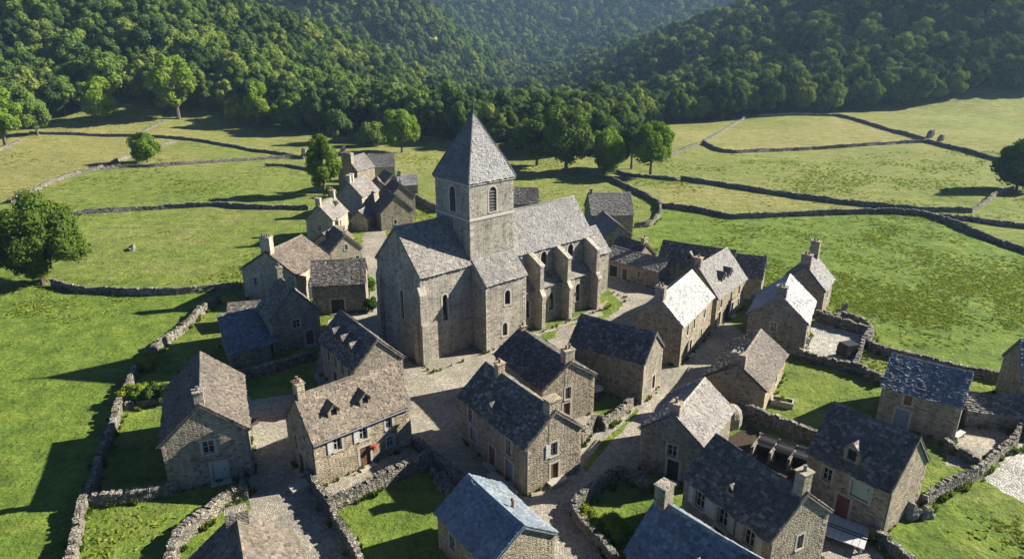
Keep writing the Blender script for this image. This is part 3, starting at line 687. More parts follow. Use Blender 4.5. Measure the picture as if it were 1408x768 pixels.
    gable_roof(4.6, 5.4, 6.0, 8.8, rg, M['slate_grey'], root, .25, .12, .32, .4, .05, nx1, 4.3, ends=(False, True))
    lean_roof([(bx0 - .1, .0, 10.42), (bx1 + .1, .0, 10.42)], [(bx0 - .1, byn - .25, 7.96), (bx1 + .1, byn - .25, 7.96)], rg, M['slate_grey'], root, .34, .42)
    lean_roof([(nx0 + .05, 6.19, 12.5), (6.85, 6.19, 12.5)], [(nx0 + .05, 8.9, 9.85), (6.85, 8.9, 9.85)], rg, M['slate_grey'], root, .34, .42)
    for a, b in ((nx0, 15.66), (16.54, 20.26), (21.14, 25.46)):
        lean_roof([(a, .79, 6.15), (b, .79, 6.15)], [(a, -.85, 4.8), (b, -.85, 4.8)], rg, M['slate_grey'], root, .3, .4)
M['slate_spire'] = roof_mat('spire_slate', [(0.075, 0.081, 0.092), (0.114, 0.119, 0.131), (0.095, 0.099, 0.110), (0.141, 0.147, 0.157), (0.107, 0.110, 0.120)], .6, .35, .5, (.44, .43, .40))
M['slate_nave'] = roof_mat('nave_slate', [(0.126, 0.125, 0.123), (0.174, 0.172, 0.168), (0.146, 0.144, 0.141), (0.216, 0.212, 0.205), (0.160, 0.157, 0.154), (0.191, 0.188, 0.182)], .65, .3, .5, (.36, .36, .33))
church()

# ------------------------------------------------------------------ the houses
W_ = lambda f, u, z=2.7, w=.7, h=1.1, k='w': (f, u, z, w, h, k)
D_ = lambda f, u, k='d', w=.95, h=1.9, z=0.0: (f, u, z, w, h, k)
house('stone_cottage', 'tall cottage with brown roof standing alone beside the long wall at the far left', (-23.9, 45.8), 113, 9.7, 6.2, 4.3, 7.1, 'slate_brown', 'stone_grey',
      [W_('N', -.1, 2.75, .85, 1.15), D_('N', -.6, 'g', 1.05, 1.8), W_('L', 3), W_('R', 4), W_('L', 6.5)], [('N', 1.0, dict(pots=1, sy=.7))], seed=1, pipes=[('N', 'R')])
house('stone_house', 'long house with two dormers and red flowers by its door in the lower left', (-17.0, 47.1), 41, 8.8, 5.0, 4.2, 7.1, 'slate_brown', 'stone_warm',
      [W_('R', 2.0, 2.6, .7, 1.2, 'q'), W_('R', 4.3, 2.6, .7, 1.2, 'q'), W_('R', 6.7, 2.65, .6, 1.1), D_('R', 4.3), W_('R', 6.7, .9, .6, .95), ('N', .9, 1.9, .4, 1.3, 'w'), D_('N', .2, 'r', .8, 1.8)],
      [('N', 1.1, dict(pots=2))], [(2.3, -1, dict(yf=1.75)), (5.1, -1, dict(yf=1.75))], [('N', 'R')], seed=2, gutter=['R'], row=.22, wd=.28)
house('stone_house', 'dark-roofed house with a row of small dormers, behind the house with red flowers', (-12.7, 58.5), 126, 8.6, 5.0, 4.2, 6.7, 'slate_dark', 'stone_grey',
      [W_('L', 1.3, 2.6), W_('L', 3.0, 2.6), W_('L', 4.7, 2.6), W_('L', 6.4, 2.6), W_('L', 2.2, .8), D_('L', 5.2, 'k')], [], [(2.0, 1, dict(yf=1.9)), (4.1, 1, dict(yf=1.9)), (6.2, 1, dict(yf=1.9))], seed=3)
house('stone_cottage', 'gabled cottage in shade with a low lean-to on its left side', (-24.4, 70.7), 124, 4.8, 5.5, 4.0, 7.1, 'slate_dark', 'stone_grey',
      [W_('N', -.1, 2.4, .8, 1.0), D_('N', -1.4, 'd', .85, 1.8), W_('R', 2.5)], [('N', .8, dict(pots=1, sy=.7)), ('F', 1.3, dict(pots=1, sy=.6))], seed=4)
house('stone_house', 'broad house with sandy roof, tall chimney and arched doorway at the field edge', (-32.0, 84.6), 72, 7.9, 8.4, 4.3, 7.0, 'slate_brown', 'stone_pale',
      [('R', 3.2, 0.0, 1.9, 3.0, 'A'), W_('R', 6.2, 2.3), W_('N', 2.2, 2.2, .6, 1.0)], [('N', 1.9, dict(pots=4, sx=.8, sy=1.5))], seed=5, wd=.25, row=.21)
house('stone_barn', 'dark barn with patched roof between the arched house and the church front', (-25.6, 82.9), 9, 6.6, 5.2, 4.0, 6.3, 'slate_dark', 'stone_grey', [D_('R', 3, 'k', 1.6, 1.9), W_('F', .3, 2.6, .5, .8)], [], seed=6, cat='barn')
house('stone_cottage', 'small cottage with dark roof and pale gable near the top of the left lane', (-24.8, 97.6), 121, 5.4, 4.8, 3.2, 5.5, 'slate_dark', 'stone_pale',
      [W_('N', 0, 3.2, .45, .8), W_('N', -.6, .9, .7, 1.0, 'w'), W_('N', -1.6, 1.1, .5, .9)], [('N', .5, dict(pots=1, sx=.4, sy=.5))], seed=7)
house('stone_house', 'two-chimney house with lilac grey roof on the left of the lane', (-32.7, 112.2), 80, 6.4, 4.8, 3.9, 6.4, 'slate_grey', 'stone_pale',
      [W_('R', 1.2, 2.3, .5, .9), W_('R', 3, 2.3, .5, .9), D_('R', 4.3, 'k', .8, 1.8), W_('N', .1, 1.9, .6, 1.1)], [('N', 1.1, dict(pots=0)), ('F', 1.2, dict(pots=1))], [(4.9, -1, dict(yf=1.3, w_=.8, hw=.45))], seed=8)
house('stone_house', 'house with steep pale gable just above the two-chimney house', (-31.6, 130.0), 72, 6.6, 5.6, 3.9, 6.7, 'slate_grey', 'stone_pale',
      [W_('R', 1.3, 2.3, .5, .9), W_('R', 3.6, 2.3, .5, .9), D_('R', 5, 'k', .8, 1.8)], [('N', 1.1, dict(pots=0)), (1.4, 1.2, dict(pots=0, sx=.5))], seed=9)
house('stone_house', 'farthest house at the top of the lane with plain grey roof', (-34.5, 164), 12, 6.0, 5.0, 3.6, 6.2, 'slate_grey', 'stone_pale', [W_('F', 0, 2.0, .6, 1.0), W_('R', 4.2, 1.2, .6, 1.0)], [], seed=10)
house('stone_house', 'house at the lane head with a wide stack of many chimney pots', (-37.0, 152.6), 62, 6.0, 5.6, 4.6, 7.4, 'slate_grey', 'stone_warm', [W_('R', 2.2, 2.3, .5, .9)], [('N', .9, dict(pots=6, sx=1.0, sy=2.8, zb=2.5))], seed=11)
house('stone_shed', 'tiny gabled outbuilding at the lane head', (-28.2, 142.6), 105, 4.6, 3.4, 2.6, 4.2, 'slate_brown', 'stone_warm', [D_('N', 0, 'k', .9, 1.8)], [], seed=12, cat='shed')
house('stone_shed', 'low dark outbuilding wedged beside the white-roofed cottage', (-25.8, 146.5), 118, 5.5, 4.2, 2.9, 4.8, 'slate_dark', 'stone_warm', [D_('N', .4, 'k', .9, 1.8)], [], seed=13, cat='shed')
house('stone_cottage', 'little cottage with white roof standing behind the lane, left of the spire', (-24.2, 142.8), 13, 4.0, 4.0, 3.7, 5.4, 'slate_white', 'stone_pale', [W_('F', 0, 2.0, .6, 1.0), W_('R', 2, 1.8, .5, .8)], [('N', .9, dict(pots=1))], seed=14)
house('stone_house', 'house with brown roof and blank front gable on the right of the lane', (-20.8, 120.2), 116, 5.4, 5.9, 3.4, 6.1, 'slate_brown', 'stone_warm', [W_('N', .4, 1.0, .5, .8)], [], seed=15)
house('stone_house', 'second brown-roofed house behind the blank gable on the lane', (-21.3, 129.2), 116, 5.6, 5.4, 3.7, 6.3, 'slate_brown', 'stone_warm', [W_('R', 2, 2, .5, .9)], [('N', .7, dict(pots=1, sx=.4, sy=.5))], seed=16)
house('stone_cottage', 'dark-roofed cottage half hidden behind the tower', (-.5, 131), 3, 5.5, 5, 2.8, 5.2, 'slate_dark', 'stone_grey', [W_('R', 3, 1.2)], [], seed=17)
house('stone_chapel', 'small chapel-like building with arched window beyond the far end of the church', (13.6, 119.0), 4, 7.4, 7.0, 3.9, 6.9, 'slate_grey', 'stone_grey', [('R', 3.0, 1.5, .8, 1.7, 'a'), ('N', 0, 1.5, .6, 1.4, 'a')], [('N', .8, dict(pots=0, sx=.4, sy=.5))], seed=18, cat='chapel')
house('stone_cottage', 'dark low cottage with one chimney behind the church end', (16.3, 99.6), -50, 5.2, 4.6, 2.7, 4.7, 'slate_dark', 'stone_warm', [W_('R', 2, 1.0)], [('F', .8, dict(pots=1))], seed=19)
house('stone_house', 'long low house with porch and pale grey roof at the far corner of the square', (15.2, 97.8), -44, 9.6, 5.0, 2.6, 3.7, 'slate_grey', 'stone_warm', [D_('R', 2.0, 'k', 1.3, 1.7), D_('R', 4.0, 'd', .8, 1.7), W_('R', 6.4, 1.0, .5, .9)], [], seed=20)
house('stone_house', 'long house with black roof and single dormer behind the white-roofed row', (21.8, 93.9), -29, 10.0, 4.8, 3.0, 5.7, 'slate_dark', 'stone_grey', [W_('R', 1.8, 1.3, .6, 1.0, 'w'), W_('R', 5, 1.3)], [], [(4.2, -1, dict(yf=1.7, w_=1.1))], seed=21)
house('stone_house', 'house with twin dormers and arched entrance at the upper end of the right lane', (22.2, 77.6), 51, 8.9, 5.9, 4.1, 7.5, 'slate_grey', 'stone_warm',
      [W_('R', 1.4, 2.4, .55, 1.1), W_('R', 4.4, 2.5, .6, 1.1), W_('R', 7.0, 2.5, .6, 1.1), D_('R', 1.2, 'd', .8, 1.9), ('R', 3.6, 0.0, 1.5, 2.2, 'A'), D_('R', 5.2, 'd', .7, 1.9), W_('R', 7.2, .9, .5, .9)],
      [('N', .9, dict(pots=1))], [(3.4, -1, dict(yf=2.2)), (5.4, -1, dict(yf=2.2))], seed=22, wd=.25, row=.21)
house('stone_cottage', 'small cottage with pale right gable hidden behind the twin-dormer house', (28.2, 90.2), -24, 6.6, 5.2, 3.1, 5.3, 'slate_dark', 'stone_pale', [W_('F', 0, 1.2, .5, .8)], [], seed=23)
house('stone_house', 'house with the brightest white roof facing the right lane, joined to the twin-dormer house', (15.6, 67.4), 57, 10.2, 5.6, 4.8, 7.4, 'slate_white', 'stone_warm',
      [W_('R', 1.9, 3.0, .55, 1.2), W_('R', 4.0, 3.0, .55, 1.2), W_('R', 7.6, 3.0, .55, 1.1), D_('R', 3.4, 'd', .7, 1.9), W_('R', 1.7, .9, .5, 1.0), W_('R', 7.0, .9, .5, 1.0)], [('N', 1.1, dict(pots=2, sx=.8, sy=1.0))], seed=24, pipes=[('N', 'R')])
house('stone_house', 'white-roofed house beside the walled yard on the right', (29.5, 69.8), 62, 7.6, 6.2, 4.0, 6.7, 'slate_white', 'stone_grey',
      [W_('N', .3, 2.4, .6, 1.0), W_('R', 2, 2.4, .6, 1.0), W_('R', 4.6, 2.4, .6, 1.0), D_('R', 3.2), W_('R', 1.2, .9, .6, 1.0)], [('N', .9, dict(pots=2, sx=.8, sy=1.1))], seed=25, pipes=[('N', 'R')])
house('stone_house', 'tall-chimneyed house at the meadow edge behind the white-roofed one by the yard', (36.7, 80.9), 56, 5.4, 5.4, 3.6, 6.4, 'slate_grey', 'stone_grey', [W_('R', 2.6, 1.8, .6, 1.0)], [('F', 1.9, dict(pots=2, sx=.8, sy=1.1)), ('N', 1.3, dict(pots=2, sx=.8, sy=1.2))], seed=26)
house('stone_cottage', 'low cottage with broad brown roof and rounded oven bulge on its gable', (21.2, 57.6), 58, 9.0, 5.6, 2.6, 4.6, 'slate_brown', 'stone_warm', [W_('R', 5, 1.0)], [('N', 1.0, dict(pots=2, sx=1.0, sy=1.4, cap=False))], seed=27)
house('stone_cottage', 'cottage with light stone roof and shaded door facing the little walled garden', (12.6, 46.3), 56, 6.9, 5.2, 3.9, 6.0, 'slate_grey', 'stone_grey', [W_('N', -.1, 2.2, .75, 1.05), D_('N', -.3, 'k', .95, 1.9)], [('N', .8, dict(pots=1, sx=.7, sy=.8))], seed=28, wd=.25)
house('stone_house', 'large dark-roofed house with three shuttered upper windows in the lower right', (18.7, 36.1), 120, 7.6, 5.7, 4.0, 6.4, 'slate_dark', 'stone_warm',
      [W_('L', 1.6, 2.3, .85, 1.3, 's'), W_('L', 3.9, 2.3, .85, 1.3, 's'), W_('L', 6.0, 2.3, .85, 1.3, 's'), W_('N', -.2, 2.0, .6, 1.1), D_('L', 4.0, 'k')], [('N', 1.4, dict(pots=1, sx=.7, sy=.8))], [(4.0, 1, dict(yf=2.3, w_=.7, hw=.4))], [('N', 'L'), ('F', 'L')], seed=29, row=.21, wd=.27)
house('stone_house', 'blue slate roof with a big square chimney cut off by the bottom edge', (14.1, 30.2), 131, 7.4, 5.6, 3.8, 6.2, 'slate_blue', 'stone_grey', [W_('L', 2.5, 2.3)], [('F', 1.3, dict(pots=0, sx=.8, sy=.9))], [(3.2, 1, dict(yf=2.0, w_=.7, hw=.4))], seed=30, row=.24, wd=.28)
house('stone_barn', 'low building with clean blue-grey slates and a thin stove pipe at the bottom centre', (.7, 35.0), 126, 6.3, 5.2, 3.0, 4.8, 'slate_steel', 'stone_warm', [D_('L', 2.0, 'b', 1.2, 1.9), W_('L', 4.4, 1.2)], [], seed=31, row=.2, wd=.24, cat='barn')
house('stone_house', 'dark-roofed corner house with two chimneys in the centre of the village', (3.3, 45.8), 125, 9.7, 5.5, 4.3, 6.6, 'slate_dark', 'stone_warm',
      [W_('L', 2.3, 2.5, .7, 1.3), W_('L', 8.0, 2.6, .65, 1.2), D_('L', 4.7, 'r', .85, 1.9), D_('L', 2.2, 'b', 1.0, 1.9), ('L', 7.6, .9, 1.0, 1.2, 'b'), W_('N', .0, 2.6, .65, 1.2, 'q'), ('N', -.1, .1, .75, 1.75, 'd'), ], [('N', .9, dict(pots=0, sx=.8, sy=1.1)), (7.6, .9, dict(pots=1, sx=.6, sy=.7))], [(5.4, 1, dict(yf=2.4, w_=.8, hw=.4))], [('N', 'L'), ('F', 'L')], seed=32)
house('stone_house', 'dark-roofed house with a small lawn, right behind the corner house', (5.2, 55.0), 121, 8.4, 5.8, 4.1, 6.1, 'slate_dark', 'stone_warm', [W_('N', .1, 2.4, .6, 1.2), D_('N', .2, 'd', .75, 2.0)], [('N', 1.1, dict(pots=2, sx=.8, sy=1.0)), ('F', .5, dict(pots=1, sx=.5, sy=.5))], seed=33)
house('stone_barn', 'plain barn with black roof and no windows on its long side, below the church', (13.8, 59.9), 146, 8.0, 4.6, 4.5, 6.7, 'slate_dark', 'stone_warm', [D_('N', -.4, 'd', .7, 1.5, .5)], [], seed=34, cat='barn')
house('stone_house', 'dark-roofed house with one gabled dormer beside the bright lawn at lower right', (28.5, 41.2), 128, 6.0, 5.9, 4.1, 7.2, 'slate_dark', 'stone_warm', [W_('L', 4.4, 2.4, .7, 1.1), ('L', 1.9, 2.3, 1.3, 1.3, 'g'), D_('L', 2.9, 'r', .95, 1.9)], [], [(3.1, 1, dict(yf=2.55, w_=1.2, hw=.9))], [('N', 'L')], seed=35)
house('stone_house', 'house with blue slate roof and small red hatch behind the walled green at right', (40.5, 53.7), 142, 6.2, 6.2, 3.7, 5.7, 'slate_blue', 'stone_warm', [('L', 4.0, 2.5, .6, .9, 'r'), D_('L', 4.2, 'b', 1.1, 1.9)], [], seed=36)
house('stone_shed', 'low dark lean-looking shed at the back of the yard by the right edge', (41.7, 55.6), -11, 5.4, 2.8, 1.7, 2.7, 'slate_dark', 'stone_warm', [], [], seed=37, cat='shed')
house('stone_house', 'house cut by the right edge of the view with its blank left gable showing', (47.6, 58.0), -20, 8, 6.0, 3.9, 6.8, 'slate_blue', 'stone_warm', [W_('R', 3, 2.1)], [], seed=38)
house('stone_barn', 'reddish brown roofed barn cut off at the bottom left corner', (-12.6, 25.6), 116, 10.0, 6.4, 3.4, 6.0, 'slate_brown', 'stone_grey', [], [('F', .7, dict(pots=0, sx=.8, sy=1.3, cap=False))], seed=39, cat='barn')

def lean_to(label, fl, fr, bl, br, zf, zb, roof, stone, seed, op=(), name='lean_to_shed'):
    rg = random.Random(seed); FL, FR, BL, BR = [Vector((*p, 0)) for p in (fl, fr, bl, br)]; root = empty(name, FL, label, 'shed')
    FR, BL, BR = FR - FL, BL - FL, BR - FL; Z = Vector((0, 0, 1)); mb = MB(); todo = []
    for a, b, za, zb_, hs in ((Vector((0, 0, 0)), FR, zf, zf, op), (FR, BR, zf, zb, ()), (BL, Vector((0, 0, 0)), zb, zf, ()), (BR, BL, zb, zb, ())):
        ux = (b - a); L = ux.length; ux.normalize(); nr = ux.cross(Z); hh = [(L * e[0], e[1], e[2], e[3], False) for e in hs]
        facade(mb, a, ux, nr, [(0, za), (L, zb_)], hh); todo += [(a, ux, nr, h) for h in hh]
    mb.build('wall', M[stone], root)
    for a, ux, nr, h in todo:
        if h[1] < .2: add_door(root, a, ux, nr, h, M['wood_dark'], M['dressed'], False)
        else: add_window(root, a, ux, nr, h, 'w', M['dressed'])
    e = (FL * 0 - BL).normalized() * .25; sd_ = FR.normalized() * .15
    lean_roof([BL - sd_ + Z * (zb + .16) - e * .3, BR + sd_ + Z * (zb + .16) - e * .3], [-sd_ + e + Z * (zf + .1), FR + sd_ + e + Z * (zf + .1)], rg, M[roof], root); return root
house('stone_shed', 'tiny lean outbuilding between the two-chimney house and the lane', (-27.6, 119.5), 80, 3.6, 3.0, 2.3, 3.5, 'slate_grey', 'stone_pale', [D_('R', 1.8, 'k', .8, 1.7)], [], seed=61, cat='shed')
house('stone_cottage', 'low cottage joining the small chapel-like building to the church end', (17.2, 106.5), 100, 8.5, 4.6, 2.8, 4.6, 'slate_grey', 'stone_grey', [W_('R', 3, 1.0, .5, .9)], [], seed=63)
house('stone_cottage', 'low cottage behind the arched house, facing the lane', (-29.0, 100.6), 78, 5.6, 4.6, 2.9, 4.8, 'slate_brown', 'stone_pale', [D_('R', 2.6, 'k', .8, 1.8), W_('R', 4.4, 1.1, .5, .8)], [('F', .7, dict(pots=1, sx=.5, sy=.6))], seed=64)
_q = lambda u, v, z=0: tuple(P(u, v, z)[:2])
lean_to('lean-to with blue slates leaning on the left of the shaded gabled cottage', _q(318, 507), _q(374, 492), _q(306, 473), (-29.3, 74.6), 1.7, 3.4, 'slate_blue', 'stone_grey', 51)
lean_to('small roofed pen behind the blue-slated lean-to', _q(315, 455), _q(360, 450), _q(318, 440), _q(362, 436), 1.5, 2.2, 'slate_dark', 'stone_grey', 52)

# ------------------------------------------------------------------ dry stone walls
def dry_wall(label, pix, h=1.15, th=.55, ground=True, seed=0, group=None, cope=True, far=False, cat='stone wall'):
    rg = random.Random(seed + 500); pts = [(G(*p) if ground else P(*p)) for p in pix]
    # smooth resampling
    pl = [Vector((p.x, p.y, 0)) for p in pts]; fine = []
    for i in range(len(pl) - 1):
        p0, p1, p2, p3 = pl[max(i - 1, 0)], pl[i], pl[i + 1], pl[min(i + 2, len(pl) - 1)]
        n = max(2, int((p2 - p1).length / .5))
        for k in range(n):
            t = k / n; c = .5 * ((2 * p1) + (p2 - p0) * t + (2 * p0 - 5 * p1 + 4 * p2 - p3) * t * t + (3 * p1 - p0 - 3 * p2 + p3) * t ** 3)
            lin = p1.lerp(p2, t); fine.append(lin.lerp(c, .7))
    fine.append(pl[-1]); d = [0.]
    for a, b in zip(fine, fine[1:]): d.append(d[-1] + (b - a).length)
    step = .55 if far else .3; N = max(2, int(d[-1] / step)); st = []; j = 0
    for i in range(N + 1):
        s = d[-1] * i / N
        while j < len(d) - 2 and d[j + 1] < s: j += 1
        t = (s - d[j]) / max(d[j + 1] - d[j], 1e-6); st.append(fine[j].lerp(fine[j + 1], t))
    org = st[0].copy(); org.z = float(T(org.x, org.y)); mb = MB(); rings = []; lv = (0, .33, .66, 1.0); ph = rg.uniform(0, 9)
    for i, p in enumerate(st):
        tg = (st[min(i + 1, N)] - st[max(i - 1, 0)]).normalized(); nn = Vector((-tg.y, tg.x, 0)); z = float(T(p.x, p.y))
        p = p + nn * (.10 * math.sin(i * step * .8 + ph) + rg.uniform(-.02, .02))
        hh = h * (1 + .07 * math.sin(i * step * .45 + ph) + .05 * math.sin(i * step * 1.3 + 2 * ph) + rg.uniform(-.05, .05)) - (.16 if cope else 0)
        ring = []
        for sg in (1, -1):
            for k in (lv if sg > 0 else lv[::-1]):
                hw = th / 2 * (1.12 - .30 * k) + rg.uniform(-.035, .035); q = p + nn * sg * hw; q.z = z - .12 + (hh + .12) * k + rg.uniform(-.03, .03); ring.append(q - org)
        rings.append((ring, tg, nn, p, z + hh))
    for i in range(N):
        a, b = rings[i][0], rings[i + 1][0]; u0, u1 = i * step, (i + 1) * step
        for k in range(7):
            va = [h * x for x in lv] + [h + .3 + h * (1 - x) for x in lv[::-1]]
            mb.poly([a[k], b[k], b[k + 1], a[k + 1]], [(u0, va[k]), (u1, va[k]), (u1, va[k + 1]), (u0, va[k + 1])], rg.uniform(.3, .6))
    mb.poly(rings[0][0], None); mb.poly(rings[-1][0][::-1], None)
    o = mb.build('stone_wall', M['drystone'], None, org); tag(o, label, cat, group)
    if cope:
        cb = MB(); s = 0.
        while s < d[-1] - .1:
            l = rg.uniform(.22, .5) * (1.5 if far else 1); i = min(int((s + l / 2) / d[-1] * N), N); _, tg, nn, p, zt = rings[i]
            cb.box(Vector((p.x, p.y, zt + rg.uniform(.02, .09))) - org, (l * .94, th * rg.uniform(.7, 1.0), rg.uniform(.16, .30)), math.atan2(tg.y, tg.x) + rg.uniform(-.15, .15), t=rg.uniform(.35, 1.0), tilt=rg.uniform(-.25, .25), axis='Y', jit=.14, rg=rg); s += l
        cb.build('coping_stones', M['drystone'], o)
    return o
DW = [
 ('long stone wall running down the left side of the village past the lone cottage', [(301, 415), (272, 437), (245, 462), (212, 487), (190, 510), (172, 550), (160, 582), (143, 628), (122, 692), (108, 735), (94, 790)], 1.15, .6, 0),
 ('garden wall joining the lone cottage to the long left wall', [(122, 694), (160, 693), (205, 686), (246, 674)], 1.1, .6, 0),
 ('low wall behind the hedge, left of the lone cottage', [(163, 562), (232, 556)], .9, .5, 0),
 ('wall between the shaded lawns below the lean-to cottage', [(330, 524), (382, 508), (434, 492)], 1.2, .6, 0),
 ('short stub of wall at the corner of the lone cottage', [(335, 648), (336, 684)], 1.0, .4, 0),
 ('curved rubble wall beside the bottom left barn', [(238, 790), (244, 752), (275, 722), (318, 690), (342, 684)], 1.3, .7, 0),
 ('retaining wall along the lane in front of the house with red flowers', [(424, 662), (437, 682), (455, 702), (468, 730), (487, 765), (500, 790)], 1.3, .6, 0),
 ('wall across the front terrace of the house with red flowers', [(455, 700), (500, 682), (548, 660), (596, 636)], 1.5, .6, 0),
 ('wall from the terrace corner up to the plaza', [(553, 600), (576, 618), (597, 636)], 1.0, .55, 0),
 ('wall from the terrace corner down to the blue-slated barn', [(597, 636), (618, 655), (640, 672)], 1.2, .55, 0),
 ('curved wall around the shrub garden beside the lower lane', [(893, 676), (872, 663), (850, 655), (818, 680), (788, 702), (800, 728), (835, 760), (850, 790)], 1.15, .6, 0),
 ('wall of the small lawn along the lane below the black barn', [(830, 592), (850, 574), (875, 548)], 1.1, .5, 0),
 ('stepped wall between corner house and the small lawn', [(798, 612), (812, 597), (818, 585), (832, 588)], 1.3, .5, 0),
 ('tall wall above the stone bins, between oven cottage and dark-roofed house', [(1012, 572), (1045, 582), (1085, 597), (1124, 612)], 1.5, .5, 0),
 ('front wall of the gravel yard beside the white-roofed house', [(1096, 492), (1135, 502), (1172, 512)], 1.2, .5, 0),
 ('back wall of the gravel yard', [(1121, 441), (1150, 449), (1192, 461)], 1.4, .5, 0),
 ('right wall of the gravel yard', [(1193, 461), (1183, 486), (1172, 512)], 1.3, .5, 0),
 ('wall along the top of the green, from the yard to the red-hatch house', [(1172, 512), (1192, 520), (1216, 531)], 1.2, .5, 0),
 ('outer wall of the village on the meadow side, behind the red-hatch house', [(1150, 436), (1190, 449), (1197, 462), (1193, 476), (1215, 488), (1260, 498), (1330, 514), (1385, 527)], 1.1, .55, 0),
 ('straight wall between the bright lawn and the pale gravel road', [(1268, 694), (1310, 672), (1353, 648), (1385, 618), (1404, 590)], 1.25, .5, 0),
 ('low wall of the shaded cobbled yard by the red-hatch house', [(1297, 612), (1315, 625), (1348, 640)], .9, .5, 0),
 ('wall at the bottom edge left of the bright lawn', [(1194, 738), (1215, 752), (1245, 775), (1260, 790)], 1.0, .5, 0),
('yard wall of the brown-roofed row, reaching towards the tower', [(571, 277), (586, 284), (604, 293)], 1.6, .5, 0),
 ('short wall and gap by the tall-chimneyed house', [(1133, 436), (1150, 441), (1153, 433)], 1.0, .5, 0),
]
for i, (lb, px, h, th, _) in enumerate(DW): dry_wall(lb, px, h * .92, th * .9, False, i)
FW = [
 ('field wall from the big tree on the left to the arched house', [(72, 394), (110, 402), (150, 404), (210, 406), (270, 403), (333, 397)], 1.35),
 ('field wall crossing the left meadow behind the big tree', [(97, 297), (150, 293), (220, 288), (300, 284), (340, 287), (425, 289)], 1.3),
 ('pale wall climbing from the left edge to the field corner', [(14, 280), (40, 268), (72, 252), (112, 238)], 1.2),
 ('field wall from the field corner towards the poplar-shaped tree', [(112, 238), (160, 232), (220, 229), (300, 224), (380, 219), (424, 217)], 1.2),
 ('topmost field wall below the left wood', [(42, 185), (110, 186), (190, 188), (250, 192), (310, 201), (365, 210), (418, 219)], 1.2),
 ('slanting wall behind the small round field tree', [(114, 238), (150, 228), (183, 216), (215, 203), (242, 196)], 1.1),
 ('short pale wall running up to the left wood', [(192, 186), (205, 178), (227, 168)], 1.1),
 ('short wall end at the far left edge of the fields', [(-5, 209), (12, 202), (30, 194)], 1.1),
 ('curving field wall beyond the chapel', [(792, 236), (830, 246), (868, 262), (898, 277), (908, 287), (905, 300), (893, 311), (872, 314)], 1.35),
 ('long field wall across the right meadow, nearest the village', [(910, 285), (960, 292), (1010, 301), (1080, 298), (1150, 295), (1220, 294), (1272, 298), (1310, 310), (1350, 328), (1420, 352)], 1.4),
 ('second field wall across the right meadow', [(936, 248), (990, 256), (1060, 267), (1130, 277), (1200, 285), (1270, 291), (1335, 293)], 1.4),
 ('wall under the straw-coloured field at right', [(966, 197), (985, 207), (1010, 211), (1060, 209), (1120, 206), (1180, 202), (1240, 198), (1275, 196)], 1.4),
 ('wall from the standing stones to the right edge', [(1275, 196), (1310, 205), (1350, 216), (1395, 226)], 1.5),
 ('wall dropping along the right side of the straw field', [(1152, 160), (1190, 170), (1225, 181), (1270, 193)], 1.4),
 ('slanting wall on the left side of the straw field', [(908, 220), (940, 207), (966, 197), (995, 180), (1026, 162)], 1.2),
 ('wall at the foot of the right wood', [(908, 164), (960, 163), (1030, 162), (1090, 159), (1152, 160)], 1.2),
 ('short wall between the far right fields', [(1335, 293), (1352, 283), (1368, 270), (1392, 262)], 1.3),
 ('lower wall branching to the right edge', [(1290, 300), (1340, 306), (1420, 316)], 1.3),
 ('short wall near the two pale trees beyond the spire', [(848, 238), (870, 243), (905, 246), (930, 249)], 1.1),
 ('low wall inside the left field below the poplar-shaped tree', [(365, 229), (395, 229), (430, 236)], 1.0),
 ('short wall left of the spire under the wood', [(582, 189), (600, 193), (628, 197)], 1.1),
]
for i, (lb, px, h) in enumerate(FW): dry_wall(lb, px, h * .74, .45, True, 60 + i, far=True, cat='field wall')

